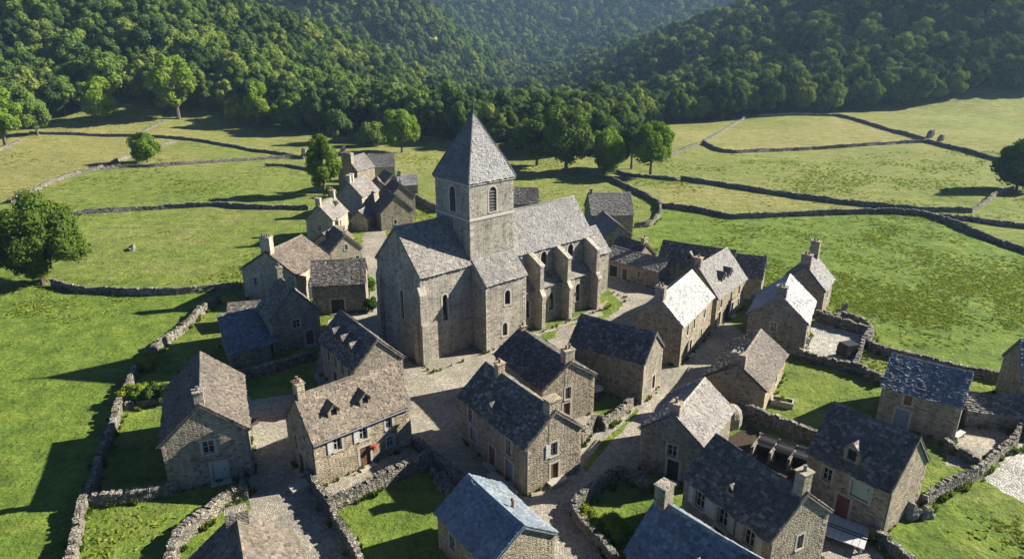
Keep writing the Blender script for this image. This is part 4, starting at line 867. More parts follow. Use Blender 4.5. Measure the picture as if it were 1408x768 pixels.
# ------------------------------------------------------------------ trees
def crown_mesh(name, mat, seed, H, Rx, nl, leaf, zc=.52, rz=.48, nlobe=26, lr=.34, core=True, top=1.0):
    """leaf clumps on many lobes set round an uneven ellipsoid; H tall, Rx wide"""
    g = np.random.default_rng(seed); C = []
    for i in range(nlobe):
        d = g.normal(size=3); d /= np.linalg.norm(d); d[2] = d[2] * .9 + .12; k = g.uniform(.45, .86)
        wz = 1 - .35 * max(d[2], 0) * top; C.append((d[0] * Rx * k * wz, d[1] * Rx * k * wz, H * zc + d[2] * H * rz * k, Rx * lr * g.uniform(.7, 1.25)))
    C = np.array(C); li = g.integers(0, nlobe, nl * 2); d = g.normal(size=(nl * 2, 3)); d[:, 2] += .25; d /= np.linalg.norm(d, axis=1)[:, None]
    p = C[li, :3] + d * (C[li, 3] * g.uniform(.82, 1.1, nl * 2))[:, None]
    dist = np.linalg.norm(p[:, None, :] - C[None, :, :3], axis=2) / C[None, :, 3]; ok = dist.min(1) > .72
    p, d, li = p[ok][:nl], d[ok][:nl], li[ok][:nl]; n = len(p)
    nr = d + g.normal(size=(n, 3)) * .38; nr /= np.linalg.norm(nr, axis=1)[:, None]
    a = np.cross(nr, g.normal(size=(n, 3))); a /= np.linalg.norm(a, axis=1)[:, None]; b = np.cross(nr, a)
    s = leaf * g.uniform(.5, 1.25, n)[:, None]; s2 = s * g.uniform(.6, 1., n)[:, None]
    v = np.stack([p - a * s, p - b * s2 - nr * s * .2, p + a * s, p + b * s2 - nr * s * .2], 1).reshape(-1, 3); f = [tuple(range(i * 4, i * 4 + 4)) for i in range(n)]; tint = list(g.uniform(.25, .75, n))
    v = [tuple(x) for x in v]
    if core:
        for c in C:
            b0 = len(v); r = c[3] * .8
            for j in range(1, 4):
                for i in range(6):
                    th, ph = math.pi * j / 4, 2 * math.pi * (i + .5 * (j % 2)) / 6; v.append((c[0] + r * math.sin(th) * math.cos(ph), c[1] + r * math.sin(th) * math.sin(ph), c[2] + r * math.cos(th)))
            v += [(c[0], c[1], c[2] + r), (c[0], c[1], c[2] - r)]
            for i in range(6):
                k = (i + 1) % 6; q = [(b0 + 18, b0 + i, b0 + k), (b0 + 19, b0 + 12 + k, b0 + 12 + i)]
                for j in range(2): q += [(b0 + 6 * j + i, b0 + 6 * j + 6 + i, b0 + 6 * j + 6 + k, b0 + 6 * j + k)]
                f += q; tint += [.35] * len(q)
    me = bpy.data.meshes.new(name); me.from_pydata(v, [], f); at = me.attributes.new('tint', 'FLOAT', 'FACE'); at.data.foreach_set('value', np.array(tint, np.float32)); me.materials.append(mat); me.update(); return me
def trunk_mesh(seed, H, r, Rx, limbs=5):
    g = random.Random(seed); mb = MB(); p = [(0, 0, -.4), (g.uniform(-.1, .1) * r, 0, H * .2), (g.uniform(-.6, .6) * r, g.uniform(-.6, .6) * r, H * .45), (g.uniform(-1, 1) * r, g.uniform(-1, 1) * r, H * .78)]
    mb.tube(p, [r * 1.5, r, r * .75, r * .2], 7)
    for i in range(limbs):
        a = 2 * math.pi * i / limbs + g.uniform(-.4, .4); z0 = H * g.uniform(.22, .45); q = Vector((math.cos(a), math.sin(a), 0))
        mb.tube([(0, 0, z0), q * Rx * .35 + Vector((0, 0, z0 + H * .14)), q * Rx * .72 + Vector((0, 0, z0 + H * .27))], [r * .5, r * .33, r * .1], 5)
    o = mb.build('trunk', M['bark']); me = o.data; bpy.data.objects.remove(o); return me
def link(name, me, parent, sc=None):
    o = bpy.data.objects.new(name, me); COL.objects.link(o); o.parent = parent
    if sc: o.scale = sc
    return o
BROAD = dict(nl=9000, leaf=.17, nlobe=46, lr=.27)
def solo(label, px, H, Rx, mat, seed, ground=None, nl=7000, leaf=.22, name='broadleaf_tree', cat='tree', **kw):
    p = ground or G(*px); root = empty(name, p, label, cat, seed * 1.7)
    link('crown', crown_mesh('crown', M[mat], seed, H, Rx, nl, leaf, **kw), root)
    link('trunk', trunk_mesh(seed, H, max(.14, H * .022), Rx), root); return root
solo('big round tree standing alone in the left meadow beside the field wall', (60, 392), 12.8, 6.6, 'leaf_mid', 1, nl=15000, leaf=.20, nlobe=60, lr=.26, zc=.5, rz=.49)
solo('tall narrow tree at the head of the village, left of the lane', (447, 268), 12.9, 3.5, 'leaf_light', 2, nl=7000, leaf=.24, nlobe=40, lr=.36, zc=.53, rz=.5)
solo('round tree in front of the left wood with a long shadow on the grass', (553, 210), 13.5, 6.2, 'leaf_light', 3, nl=6000, leaf=.34, nlobe=40, lr=.3, zc=.5, rz=.47)
solo('smaller tree left of the round tree at the wood edge', (466, 197), 10.5, 4.8, 'leaf_wood', 4, nl=4000, leaf=.36, nlobe=30)
solo('low spreading bushy tree between two trees at the left wood edge', (513, 201), 8, 5.5, 'leaf_wood', 5, nl=4000, leaf=.36, nlobe=30, zc=.48)
solo('small lone tree leaning over the slanting wall in the left field', (203, 224), 7.6, 4.0, 'leaf_light', 6, nl=3500, leaf=.3, nlobe=26)
solo('big dark tree right of the spire at the end of the wood', (778, 238), 17.5, 7.0, 'leaf_deep', 7, nl=7000, leaf=.38, nlobe=44, lr=.3)
solo('dark tree close behind the spire, left of the biggest dark tree', (738, 228), 13.5, 5.6, 'leaf_deep', 8, nl=5000, leaf=.38, nlobe=36)
solo('pale green tree right of the big dark tree beyond the church', (833, 237), 11.5, 5.4, 'leaf_light', 9, nl=5000, leaf=.34, nlobe=34)
solo('open round tree with a visible trunk beyond the church, right of the pale tree', (894, 242), 14.2, 5.6, 'leaf_light', 10, nl=5000, leaf=.34, nlobe=34, zc=.56, rz=.44)
solo('thin pale tree between the pale tree and the open round tree', (868, 232), 13, 4.0, 'leaf_wood', 11, nl=3500, leaf=.36, nlobe=26)
solo('dark round tree cut by the right edge of the view', (1397, 262), 11, 5.8, 'leaf_deep', 12, nl=5500, leaf=.32, nlobe=36, zc=.5, rz=.46)
solo('bright tall tree standing out of the left wood edge', (246, 164), 25, 8.5, 'leaf_light', 13, nl=6000, leaf=.5, nlobe=44, lr=.27, zc=.53, rz=.47)
solo('layered bright tree at the left wood edge, second from the left corner', (142, 166), 15, 6.5, 'leaf_light', 14, nl=5000, leaf=.44, nlobe=30)
solo('small bright conical tree at the foot of the left wood', (326, 173), 10, 4.6, 'leaf_yellow', 15, nl=4000, leaf=.42, nlobe=28, zc=.5, rz=.5)
solo('tall bright tree in the left wood edge, right of the small conical one', (356, 174), 17, 5.2, 'leaf_light', 16, nl=4500, leaf=.44, nlobe=30, zc=.52, rz=.48)
solo('tree at the left edge of the view at the corner of the top field', (8, 200), 20, 6.5, 'leaf_light', 17, nl=5000, leaf=.42, nlobe=34, zc=.5, rz=.48)
solo('grey green tree right of the tree at the left edge', (52, 186), 14, 5, 'leaf_wood', 18, nl=4000, leaf=.42, nlobe=28, zc=.5, rz=.48)
solo('small round tree standing before the right wood', (969, 161), 10.5, 4.6, 'leaf_wood', 19, nl=3500, leaf=.46, nlobe=24, zc=.5, rz=.48)
def shrub(label, px, H, Rx, mat, seed, **kw): return solo(label, px, H, Rx, mat, seed, P(*px), kw.pop('nl', 1500), kw.pop('leaf', .10), 'shrub', 'shrub', zc=.5, rz=.45, **kw)
shrub('pale shrub growing over the long left wall', (203, 506), 1.7, 1.5, 'leaf_yellow', 31)
for i, (u, m_, lb) in enumerate([(178, 'leaf_yellow', 'yellow green bush at the left end of the hedge row'), (197, 'leaf_light', 'bush second from left in the hedge row'), (215, 'leaf_deep', 'dark bush in the hedge row near the cottage'), (230, 'leaf_deep', 'dark bush touching the lone cottage roof')]): shrub(lb, (u, 552), 1.9, 1.15, m_, 32 + i)
shrub('yellow green shrub low in the walled garden by the lower lane', (806, 715), 1.1, 1.0, 'leaf_yellow', 36)
shrub('round bright bush in the middle of the walled garden by the lower lane', (846, 738), 1.5, 1.3, 'leaf_light', 37)
shrub('leafy shrub at the wall corner of the lower garden', (818, 732), 1.0, .9, 'leaf_light', 38)
shrub('yellow shrub at the foot of the narrow tree', (455, 271), 2.0, 1.5, 'leaf_yellow', 39, nl=900, leaf=.16)
shrub('ivy bush in the passage beside the church front', (507, 405), 3.2, 1.3, 'leaf_light', 40)
shrub('bush below the ivy bush beside the church front', (512, 428), 2.0, 1.0, 'leaf_deep', 41)
shrub('yellow bush by the lane wall in front of the steep-gabled house', (500, 305), 1.6, 1.3, 'leaf_yellow', 42, nl=900, leaf=.15)
shrub('small tuft growing at the corner of the dark-roofed house by the bright lawn', (1200, 742), .9, .4, 'leaf_yellow', 43, nl=500)

# ------------------------------------------------------------------ the woods on the hills
EX = [-600, -172, -150, -110, -64, -24, 2, 20, 33, 47, 57, 139, 236, 600]; EY = [224, 234, 263, 268, 244, 228, 200, 192, 212, 264, 283, 301, 323, 350]
def in_wood(x, y): return y > np.interp(x, EX, EY)
protos = []
for i, (H, Rx, mt) in enumerate([(15, 6.3, 'leaf_wood'), (17, 6.6, 'leaf_wood'), (13, 5.8, 'leaf_wood'), (18, 6.0, 'leaf_deep'), (14, 6.6, 'leaf_wood'), (16, 5.6, 'leaf_deep'), (15, 6.2, 'leaf_wood')]):
    protos.append((crown_mesh('crown', M[mt], 100 + i, H, Rx, 3600, .42, zc=.54, rz=.46, nlobe=34, lr=.29), trunk_mesh(100 + i, H, .3, Rx, 3), H, mt))
g = np.random.default_rng(3); pts = []
y = 185.
while y < 1640:
    sp_ = 7.0 + max(0, y - 260) * .006; hw = 1.05 * y + 60; n = int(2 * hw / sp_)
    xs = -hw + np.arange(n) * sp_ + g.uniform(-.36, .36, n) * sp_ + (int(y) % 2) * sp_ / 2; ys = y + g.uniform(-.36, .36, n) * sp_
    for x_, y_ in zip(xs, ys):
        if in_wood(x_, y_): pts.append((x_, y_, sp_))
    y += sp_ * .88
pts = np.array(pts); zz = T(pts[:, 0], pts[:, 1]); vis = np.array([in_view((a, b, c + 8), 330) for a, b, c in zip(pts[:, 0], pts[:, 1], zz)])
pts, zz = pts[vis], zz[vis]; sc = (.62 + .75 * g.beta(2, 2.6, len(pts))) * (1 + np.maximum(0, pts[:, 2] - 7.0) * .06) * .92 * (1 - .25 * np.exp(-((pts[:, 0] - 15) / 40) ** 2) * (pts[:, 1] < 290)); rot = g.uniform(0, 6.28, len(pts)); kind = g.integers(0, len(protos), len(pts))
stand = 300 - 19; app = sc / np.hypot(pts[:, 0], pts[:, 1]) ; app = app * np.array([in_view((a, b, c + 6), 5) for a, b, c in zip(pts[:, 0], pts[:, 1], zz)]); order = np.argsort(-app); near, rest = order[:stand], order[stand:]
GRP = {'left': ('crowded broadleaf tree near the front of the wood on the left hillside', 'front trees of the left hillside wood'), 'mid': ('broadleaf tree in the valley wood behind the spire', 'front trees of the valley wood'), 'right': ('broadleaf tree along the foot of the shaded right hillside wood', 'front trees of the right hillside wood')}
for i in near:
    x_, y_ = pts[i, :2]; lb, gp = GRP['left' if x_ < -30 else ('mid' if x_ < 48 else 'right')]
    e = empty('broadleaf_tree', (x_, y_, zz[i]), lb, 'tree', rot[i], gp); e.scale = (sc[i],) * 3
    link('crown', protos[kind[i]][0], e); link('trunk', protos[kind[i]][1], e)
def wood_mass(idx):
    me = bpy.data.meshes.new('far_wood'); me.from_pydata([(pts[i, 0], pts[i, 1], zz[i]) for i in idx], [], [])
    for nm, ty, arr in (('size', 'FLOAT', sc[idx]), ('turn', 'FLOAT', rot[idx]), ('kind', 'INT', kind[idx])):
        a = me.attributes.new(nm, ty, 'POINT'); a.data.foreach_set('value', np.ascontiguousarray(arr, np.int32 if ty == 'INT' else np.float32))
    o = bpy.data.objects.new('far_wood', me); COL.objects.link(o); o['kind'] = 'stuff'; o['label'] = 'dense broadleaf forest covering the hills behind the village'; o['category'] = 'forest'
    ng = bpy.data.node_groups.new('wood', 'GeometryNodeTree'); ng.interface.new_socket('Geometry', in_out='INPUT', socket_type='NodeSocketGeometry'); ng.interface.new_socket('Geometry', in_out='OUTPUT', socket_type='NodeSocketGeometry')
    N, L = ng.nodes, ng.links; gi, go = N.new('NodeGroupInput'), N.new('NodeGroupOutput'); ins = N.new('GeometryNodeInstanceOnPoints'); g2 = N.new('GeometryNodeGeometryToInstance')
    seen = {}
    for i in near:
        k = int(kind[i])
        if k not in seen: seen[k] = True
    for k in range(len(protos) - 1, -1, -1):
        oi = N.new('GeometryNodeObjectInfo'); oi.transform_space = 'ORIGINAL'
        oi.inputs[0].default_value = next(ob for ob in bpy.data.objects if ob.data == protos[k][0]); L.new(oi.outputs['Geometry'], g2.inputs[0])
    def named(n_, ty):
        a = N.new('GeometryNodeInputNamedAttribute'); a.data_type = ty; a.inputs[0].default_value = n_; return next(s for s in a.outputs if s.enabled and s.name == 'Attribute')
    L.new(gi.outputs[0], ins.inputs['Points']); L.new(g2.outputs[0], ins.inputs['Instance']); ins.inputs['Pick Instance'].default_value = True
    L.new(named('kind', 'INT'), ins.inputs['Instance Index']); L.new(named('size', 'FLOAT'), ins.inputs['Scale'])
    cx = N.new('ShaderNodeCombineXYZ'); L.new(named('turn', 'FLOAT'), cx.inputs[2]); L.new(cx.outputs[0], ins.inputs['Rotation'])
    L.new(ins.outputs[0], go.inputs[0]); md = o.modifiers.new('wood', 'NODES'); md.node_group = ng
wood_mass(rest)
print('forest', len(pts), 'stuff', len(rest))

# ------------------------------------------------------------------ rough grass and weeds
def tuft_mesh(name, seed, n, h, sp_, mat, wide=.05):
    g_ = np.random.default_rng(seed); v, f, t = [], [], []
    for i in range(n):
        a, r0 = g_.uniform(0, 6.28), g_.uniform(0, sp_ * .5); b = np.array([math.cos(a) * r0, math.sin(a) * r0, -.03]); o = np.array([math.cos(a), math.sin(a), 0]) * g_.uniform(.2, 1) * sp_; s_ = np.array([-math.sin(a), math.cos(a), 0]) * wide * g_.uniform(.6, 1.4); hh = h * g_.uniform(.5, 1.1)
        k = len(v); v += [tuple(b - s_), tuple(b + s_), tuple(b + o * .5 + s_ + [0, 0, hh * .7]), tuple(b + o + [0, 0, hh]), tuple(b + o * .5 - s_ + [0, 0, hh * .7])]; f.append((k, k + 1, k + 2, k + 3, k + 4)); t.append(g_.uniform(.3, .8))
    me = bpy.data.meshes.new(name); me.from_pydata(v, [], f); at = me.attributes.new('tint', 'FLOAT', 'FACE'); at.data.foreach_set('value', np.array(t, np.float32)); me.materials.append(mat); return me
def scatter(name, label, cat, P3, size, mesh, base):
    me = bpy.data.meshes.new(name); me.from_pydata([tuple(p) for p in P3], [], []); o = bpy.data.objects.new(name, me); COL.objects.link(o); o['kind'] = 'stuff'; o['label'] = label; o['category'] = cat
    a = me.attributes.new('size', 'FLOAT', 'POINT'); a.data.foreach_set('value', np.array(size, np.float32))
    src = bpy.data.objects.new(name, mesh); COL.objects.link(src); src.location = base; src['kind'] = 'stuff'; src['label'] = label; src['category'] = cat
    ng = bpy.data.node_groups.new(name, 'GeometryNodeTree'); ng.interface.new_socket('Geometry', in_out='INPUT', socket_type='NodeSocketGeometry'); ng.interface.new_socket('Geometry', in_out='OUTPUT', socket_type='NodeSocketGeometry')
    N, L = ng.nodes, ng.links; gi, go, ins = N.new('NodeGroupInput'), N.new('NodeGroupOutput'), N.new('GeometryNodeInstanceOnPoints'); oi = N.new('GeometryNodeObjectInfo'); oi.inputs[0].default_value = src; oi.inputs['As Instance'].default_value = True; oi.transform_space = 'ORIGINAL'
    na = N.new('GeometryNodeInputNamedAttribute'); na.data_type = 'FLOAT'; na.inputs[0].default_value = 'size'; rv = N.new('FunctionNodeRandomValue'); rv.data_type = 'FLOAT_VECTOR'; rv.inputs[0].default_value = (0, 0, 0); rv.inputs[1].default_value = (.2, .2, 6.28)
    L.new(gi.outputs[0], ins.inputs['Points']); L.new(oi.outputs['Geometry'], ins.inputs['Instance']); L.new(next(q for q in na.outputs if q.enabled and q.name == 'Attribute'), ins.inputs['Scale']); L.new(next(q for q in rv.outputs if q.enabled), ins.inputs['Rotation']); L.new(ins.outputs[0], go.inputs[0])
    md = o.modifiers.new(name, 'NODES'); md.node_group = ng
def occupied():
    """footprints (houses, lanes) in which nothing grows"""
    out = []
    for o in bpy.data.objects:
        if o.type == 'MESH' and (o.name.startswith(('cobbled_street', 'gravel_road', 'yard_paving', 'soil_bed'))): out.append(np.array([(v.co.x, v.co.y) for v in o.data.vertices]))
        if o.type == 'EMPTY' and o.get('category') in ('house', 'barn', 'shed', 'chapel', 'church'):
            w_ = next((c for c in o.children if c.name.startswith('wall')), None)
            if w_:
                v = np.array([tuple(p.co) for p in w_.data.vertices]); x0, y0 = v[:, :2].min(0) - .1; x1, y1 = v[:, :2].max(0) + .1; c, s = math.cos(o.rotation_euler.z), math.sin(o.rotation_euler.z)
                out.append(np.array([(o.location.x + c * a - s * b, o.location.y + s * a + c * b) for a, b in ((x0, y0), (x1, y0), (x1, y1), (x0, y1))]))
    return out
def meadow():
    g_ = np.random.default_rng(11); n = 230000; u = g_.uniform(-20, 1428, n); v = g_.uniform(150, 800, n); t = (v - 384) / FPX
    dx, dy, dz = (u - 704) / FPX, CS - t * SN, -(SN + t * CS); k = -CAMH / dz; x, y = dx * k, dy * k; ok = (y < 205) & (y > 22); x, y = x[ok], y[ok]
    cl = wav(x, y, 5.5, .9) + .8 * wav(x, y, 13, 2.5) + .6 * wav(x, y, 2.1, 1.9) + g_.normal(size=len(x)) * .55; right = sm(-30, 60, x) * .75; keep = cl + right > 1.3 + .9 * sm(90, 45, y)
    for pl in occupied(): keep &= ~inside(pl, x, y)
    x, y = x[keep], y[keep]; d = np.hypot(x, y); size = g_.uniform(.45, 1.0, len(x)) * (.75 + d / 220)
    z = T(x, y); scatter('grass_tufts', 'rough tufts of longer grass standing in the meadows', 'grass', np.stack([x, y, z], 1), size, tuft_mesh('grass_tufts', 1, 12, .15, .32, M['tuft'], .06), (-36, 62, 0)); print('tufts', len(x))
    w3, sz = [], []
    for o in bpy.data.objects:
        if o.type == 'MESH' and o.name.startswith('stone_wall') and o.parent is None:
            vs_ = o.data.vertices
            for i in range(0, len(vs_), 4):
                p = vs_[i].co + o.location
                if g_.random() < .14 and p.y < 130:
                    q = (p.x + g_.uniform(-.5, .5), p.y + g_.uniform(-.5, .5)); w3.append((q[0], q[1], float(T(*q)))); sz.append(g_.uniform(.5, 1.3))
    for pl in [q for q in occupied() if len(q) == 4]:
        for a, b in zip(pl, np.roll(pl, -1, 0)):
            L_ = np.hypot(*(b - a))
            for k in range(int(L_ * 3)):
                if g_.random() < .45: q = a + (b - a) * g_.random() + g_.normal(size=2) * .12; w3.append((q[0], q[1], float(T(*q)))); sz.append(g_.uniform(.35, .9))
    scatter('weeds', 'weeds and nettles along the feet of the walls', 'weeds', w3, sz, tuft_mesh('weeds', 2, 16, .45, .3, M['weed'], .06), (-36.5, 62, 0)); print('weeds', len(w3))
meadow()

# ------------------------------------------------------------------ smaller things
def single(name, mb, mat, px, label, cat, rz=0., group=None, loc=None):
    o = mb.build(name, mat, None, loc or G(*px), rz); return tag(o, label, cat, group)
def stone_slab(label, px, w_, d, h, rz, seed, name='standing_stone', cat='standing stone', lean=.1):
    mb = MB(); g_ = random.Random(seed); n = 5; rings = []
    for k in range(n):
        t = k / (n - 1); s = 1 - .35 * t ** 2; rings.append([Vector((math.cos(a) * w_ / 2 * s * g_.uniform(.8, 1.15) + lean * t * h, math.sin(a) * d / 2 * s * g_.uniform(.8, 1.15), -.15 + (h + .15) * t * (1 if k < n - 1 else g_.uniform(.9, 1.05)))) for a in [2 * math.pi * i / 7 for i in range(7)]])
    for a, b in zip(rings, rings[1:]):
        for i in range(7): mb.poly([a[i], a[(i + 1) % 7], b[(i + 1) % 7], b[i]])
    mb.poly(rings[-1]); return single(name, mb, M['boulder'], px, label, cat, rz)
stone_slab('larger dark standing stone where three field walls meet at right', (1277, 190), 3.6, 1.6, 2.6, .3, 1, lean=.35)
stone_slab('smaller dark standing stone right of the larger one', (1292, 194), 2.8, 1.3, 2.0, .2, 2, lean=.3)
stone_slab('pale upright slab beside the narrow tree', (470, 213), 1.6, .4, 2.6, .3, 3, lean=.25)
stone_slab('rounded stone post at the meadow side of the yard walls', (1159, 437), 1.0, .9, 1.9, 0, 4, 'stone_post', 'post', .0)
stone_slab('reddish stone pier at the end of the left field walls', (419, 218), 2.0, 1.6, 3.0, 0, 5, 'stone_pier', 'pier', .0)
def boulder(label, px, r, seed, group=None):
    mb = MB(); mb.blob((0, 0, r[2] * .4), r, seed, 3, .5, .34, .6); return single('boulder', mb, M['boulder'], px, label, 'boulder', seed * .7, group)
boulder('lone pale boulder in the middle of the left meadow', (182, 344), (1.0, .6, .5), 3)
boulder('mossy boulder on the bright lawn against the dark-roofed house', (1250, 711), (.75, .6, .7), 4)
boulder('blocky pale boulder on the bright lawn, right of the mossy one', (1272, 714), (.55, .5, .55), 5)
boulder('rock at the foot of the long white-roofed house lane', (1036, 413), (.6, .5, .4), 6)
for k in range(11):
    u, v = 597 + (k % 4) * 10 + rnd.uniform(-3, 3) + (k // 4) * 4, 652 + (k // 4) * 12 + (k % 4) * 5
    boulder('dark stone block in the heap at the corner of the walled lawn', (u, v), (.48, .36, .36), 20 + k, 'stones heaped in the lawn corner')
def bins():
    root = empty('stone_bins', P(1078, 634), 'row of open stone bins with dark covers beside the large dark-roofed house', 'storage bins', R(-38)); r2 = random.Random(4)
    for k in range(4):
        mb = MB(); x = -2.4 + k * 1.5
        mb.box((x, 0, .5), (.22, 2.3, 1.1), t=.8, jit=.04, rg=r2); mb.build('partition', M['drystone'], root)
    mb = MB(); mb.box((-.15, 1.25, .55), (5.0, .25, 1.2), t=.5, jit=.02, rg=r2); mb.build('back_wall', M['drystone'], root)
    for k in range(3):
        mb = MB(); x = -1.65 + k * 1.5; n = 6
        for i in range(n):
            y0, y1 = -.35 + 1.6 * i / n, -.35 + 1.6 * (i + 1) / n; z = lambda y: 1.05 + .14 * y + .08 * math.sin(y * 5 + k)
            mb.poly([(x - .68, y0, z(y0)), (x + .68, y0, z(y0) + .04), (x + .68, y1, z(y1) + .04), (x - .68, y1, z(y1))]); mb.poly([(x - .68, y0, z(y0) - .06), (x - .68, y1, z(y1) - .06), (x + .68, y1, z(y1) - .02), (x + .68, y0, z(y0) - .02)])
        mb.poly([(x - .68, -.35, .6), (x + .68, -.35, .6), (x + .68, -.35, z(-.35) + .04), (x - .68, -.35, z(-.35))]); mb.build('cover', M['rubber'], root)
bins()
def trough():
    root = empty('stone_trough', P(1075, 556), 'stone trough with a small plant on the green beside the oven cottage', 'trough', R(-25)); mb = MB()
    for c, s in (((0, 0, .1), (2.0, 1.1, .2)), ((0, .48, .38), (2.0, .14, .4)), ((0, -.48, .38), (2.0, .14, .4)), ((.93, 0, .38), (.14, .82, .4)), ((-.93, 0, .38), (.14, .82, .4))): mb.box(c, s, t=.8, jit=.02)
    mb.build('basin', M['dressed'], root); sb = MB(); sb.box((0, 0, .3), (1.7, .8, .2)); sb.build('soil', M['soil'], root)
    link('plant', crown_mesh('plant', M['leaf_light'], 77, .9, .4, 260, .07, zc=.75, rz=.4, nlobe=8, core=False), root)
trough()
def bulge():
    mb = MB(); n = 12
    prof = [(1.0, -.1), (1.0, 1.0), (.85, 1.5), (.5, 1.9), (.0, 2.05)]
    for (r0, z0), (r1, z1) in zip(prof, prof[1:]):
        for i in range(n):
            a0, a1 = 2 * math.pi * i / n, 2 * math.pi * (i + 1) / n; q = [(r0 * math.cos(a0), r0 * math.sin(a0), z0), (r0 * math.cos(a1), r0 * math.sin(a1), z0), (r1 * math.cos(a1), r1 * math.sin(a1), z1), (r1 * math.cos(a0), r1 * math.sin(a0), z1)]
            mb.poly(q if r1 > 0 else q[:3])
    o = single('bread_oven', mb, M['stone_pale'], None, 'rounded pale bread oven built against the gable of the broad brown-roofed cottage', 'oven', loc=P(1004, 583))
bulge()
def bench(label, px, rz, mat='wood_grey'):
    root = empty('bench', P(*px), label, 'bench', rz); mb = MB()
    for k in range(3): mb.box((0, -.17 + k * .17, .45), (1.6, .15, .05))
    mb.build('seat', M[mat], root)
    for sx in (-.65, .65):
        l = MB(); l.box((sx, -.18, .21), (.09, .09, .43)); l.box((sx, .18, .21), (.09, .09, .43)); l.box((sx, 0, .39), (.07, .27, .07)); l.build('leg', M[mat], root)
bench('dark wooden bench in the gravel yard against the white-roofed house', (1110, 474), R(60), 'wood_dark')
bench('plank bench by the wall of the red-hatch house in the cobbled yard', (1317, 602), R(35))
bench('low bench on the edge of the small lawn behind the corner house', (803, 555), R(35))
def cart():
    root = empty('covered_cart', P(1165, 489), 'dark covered cart with round wheels parked in the gravel yard', 'cart', R(20)); mb = MB()
    a = [(-1.0, .45), (1.0, .45), (1.05, 1.1), (.8, 1.55), (-.8, 1.6), (-1.05, 1.15)]
    for s in (-.65, .65): mb.poly([(x, s, z) for x, z in (a if s < 0 else a[::-1])])
    for i in range(6):
        (x0, z0), (x1, z1) = a[i], a[(i + 1) % 6]; mb.poly([(x0, .65, z0), (x1, .65, z1), (x1, -.65, z1), (x0, -.65, z0)])
    mb.build('body', M['rubber'], root)
    for sx in (-.6, .6):
        for sy in (-.72, .72):
            wb = MB(); wb.tube([(sx, sy - .05, .38), (sx, sy + .05, .38)], [.38, .38], 12); wb.build('wheel', M['iron'], root)
    db = MB(); db.tube([(-1.0, 0, .5), (-1.9, 0, .3)], [.05, .04], 6); db.build('drawbar', M['iron'], root)
cart()
def barrow():
    root = empty('wheelbarrow', P(346, 588), 'dark wheelbarrow left in the lane beside the lone cottage', 'wheelbarrow', R(70)); mb = MB()
    lo, hi = [(-.35, -.22, .35), (.3, -.22, .3), (.3, .22, .3), (-.35, .22, .35)], [(-.55, -.36, .68), (.6, -.36, .72), (.6, .36, .72), (-.55, .36, .68)]
    mb.poly(lo[::-1])
    for i in range(4): mb.poly([lo[i], lo[(i + 1) % 4], hi[(i + 1) % 4], hi[i]]); mb.poly([hi[i], hi[(i + 1) % 4], lo[(i + 1) % 4], lo[i]])
    mb.build('tray', M['iron'], root); wb = MB(); wb.tube([(.75, -.05, .2), (.75, .05, .2)], [.2, .2], 12); wb.build('wheel', M['rubber'], root)
    for s in (-.25, .25): hb = MB(); hb.tube([(.75, s * .3, .22), (-.3, s, .36), (-1.0, s * 1.1, .62)], [.03, .03, .03], 5); hb.tube([(-.3, s, .36), (-.38, s, 0)], [.025, .025], 5); hb.build('handle', M['wood_brown'], root)
barrow()
def wellhead():
    root = empty('covered_barrel', P(818, 548), 'water barrel under a pale round stone lid on the small lawn', 'barrel'); mb = MB()
    mb.tube([(0, 0, 0), (0, 0, .5), (0, 0, 1.1)], [.45, .55, .45], 12); mb.build('barrel', M['wood_brown'], root)
    for z in (.25, .85): h_ = MB(); h_.tube([(0, 0, z - .04), (0, 0, z + .04)], [.525, .525], 12); h_.build('hoop', M['iron'], root)
    lb = MB(); lb.blob((0, 0, 1.2), (.8, .8, .22), 5, 2, .8, .06, .5); lb.build('lid', M['dressed'], root)
wellhead()
def dome(label, px):
    mb = MB(); mb.tube([(0, 0, -.1), (0, 0, .9), (0, 0, 1.1)], [.75, .72, .8], 14); mb.blob((0, 0, 1.1), (.8, .8, .35), 9, 2, .8, .04, .3); single('water_tank', mb, M['lead'], None, label, 'water tank', loc=P(*px))
dome('round grey water tank at the yard corner by the right edge', (1400, 588))
def stovepipe():
    mb = MB(); mb.tube([(0, 0, 0), (0, 0, .75)], [.11, .11], 9); mb.tube([(0, 0, .72), (0, 0, .78), (0, 0, .86)], [.17, .17, .05], 9)
    A, az = Vector((.7, 35.0, 0)), R(126); d = Vector((math.cos(az), math.sin(az), 0)); nr = Vector((d.y, -d.x, 0)); p = A + d * 2.4 + nr * .9; o = mb.build('stove_pipe', M['clay'])
    par = next(x for x in bpy.data.objects if x.type == 'EMPTY' and x.get('label', '').startswith('low building with clean blue')); o.parent = par; o.location = (2.4, -.95, 4.1)
stovepipe()
def deck():
    root = empty('plank_deck', P(1153, 735), 'grey plank platform between the two dark-roofed houses at lower right', 'deck', R(-35)); mb = MB()
    for k in range(9): mb.box((-1.6 + k * .4, 0, .55), (.37, 2.6, .07), t=.4 + .03 * k)
    mb.build('planks', M['wood_grey'], root)
    for sx in (-1.6, 1.6):
        for sy in (-1.1, 1.1): p = MB(); p.box((sx, sy, .25), (.14, .14, .55)); p.build('post', M['wood_grey'], root)
    rb = MB(); [rb.tube([(-1.8, s, .64), (1.8, s, .62)], [.04, .04], 5) for s in (-.2, .1)]; rb.build('rail', M['iron'], root)
deck()
def pole():
    mb = MB(); mb.tube([(0, 0, -.3), (0, 0, 4.8)], [.14, .10], 8); mb.box((0, 0, 4.82), (.3, .3, .06)); single('wooden_pole', mb, M['wood_grey'], None, 'bare grey pole standing behind the far end of the church roof', 'pole', loc=P(792, 318))
pole()
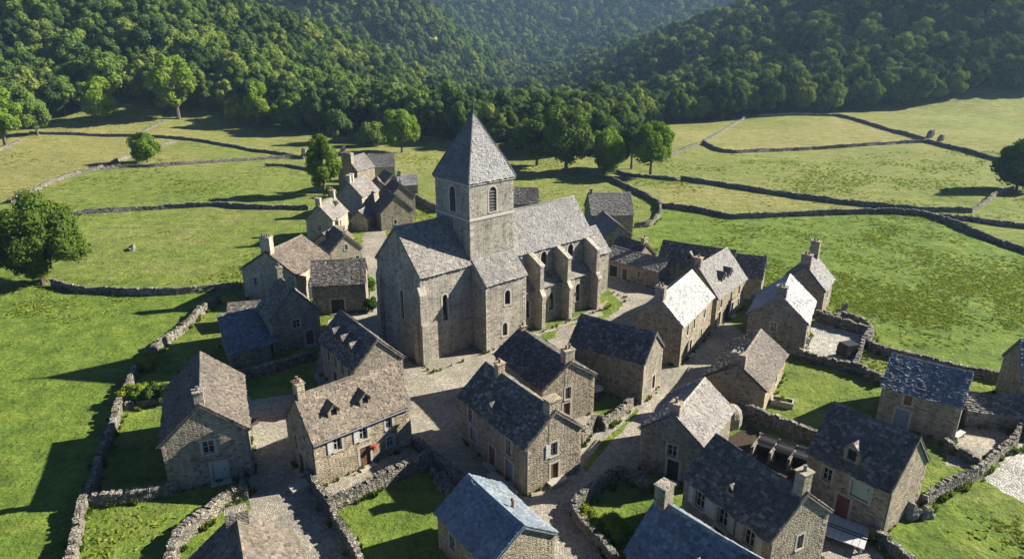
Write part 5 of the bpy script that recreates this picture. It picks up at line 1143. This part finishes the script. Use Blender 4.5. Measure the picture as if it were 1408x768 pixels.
def basket():
    A, az = Vector((-17.0, 47.1, 0)), R(41); d = Vector((math.cos(az), math.sin(az), 0)); nr = Vector((d.y, -d.x, 0)); p = A + d * 4.98 + nr * 2.72 + Vector((0, 0, 1.35))
    b = MB(); b.tube([(0, 0, 0), (0, 0, .12), (0, 0, .24)], [.06, .14, .19], 9); o = tag(b.build('flower_basket', M['wood_brown'], None, p), 'basket of red flowers hung beside the brown door of the dormered house', 'flower basket')
    r3 = random.Random(3); fb = MB()
    for k in range(46): fb.box((r3.uniform(-.2, .2), r3.uniform(-.15, .15), .22 + r3.uniform(0, .26)), (.07, .07, .04), r3.uniform(0, 3), tilt=r3.uniform(-.8, .8))
    fb.build('flowers', M['flower'], o); hb = MB(); hb.tube([(0, 0, .25), (-nr.x * .12, -nr.y * .12, .7), (-nr.x * .2, -nr.y * .2, .72)], [.015, .015, .015], 5); hb.build('bracket', M['iron'], o)
basket()
def tank(label, px, rz, s):
    mb = MB(); mb.box((0, 0, s[2] / 2), s, jit=.03, t=.7); mb.box((0, 0, s[2] + .05), (s[0] + .12, s[1] + .12, .1), t=.8); single('stone_block', mb, M['dressed'], None, label, 'stone block', rz, loc=P(*px))
tank('dressed stone block by the steps of the dormered house, on the lane', (413, 672), R(41), (1.5, .9, .35))
tank('low stone mounting block under the window of the corner house', (765, 664), R(35), (1.6, .8, .3))
tank('long stone kerb step along the front of the corner house', (690, 668), R(125), (3.2, .7, .25))

# ------------------------------------------------------------------ air
def haze():
    x0, x1, y0, y1, z0, z1 = -2100, 2100, -100, 2100, -60, 330; mb = MB()
    q = [(x, y, z) for z in (z0, z1) for x, y in ((x0, y0), (x1, y0), (x1, y1), (x0, y1))]
    for f in ((3, 2, 1, 0), (4, 5, 6, 7), (0, 1, 5, 4), (1, 2, 6, 5), (2, 3, 7, 6), (3, 0, 4, 7)): mb.poly([q[i] for i in f])
    m = bpy.data.materials.new('haze_air'); m.use_nodes = True; t = m.node_tree; t.nodes.clear(); v = t.nodes.new('ShaderNodeVolumePrincipled'); o = t.nodes.new('ShaderNodeOutputMaterial')
    v.inputs['Color'].default_value = (.42, .64, 1, 1); v.inputs['Density'].default_value = HAZE; v.inputs['Anisotropy'].default_value = .2; t.links.new(v.outputs[0], o.inputs['Volume'])
    ob = mb.build('haze', m); ob['kind'] = 'stuff'
HAZE = .00011
haze()
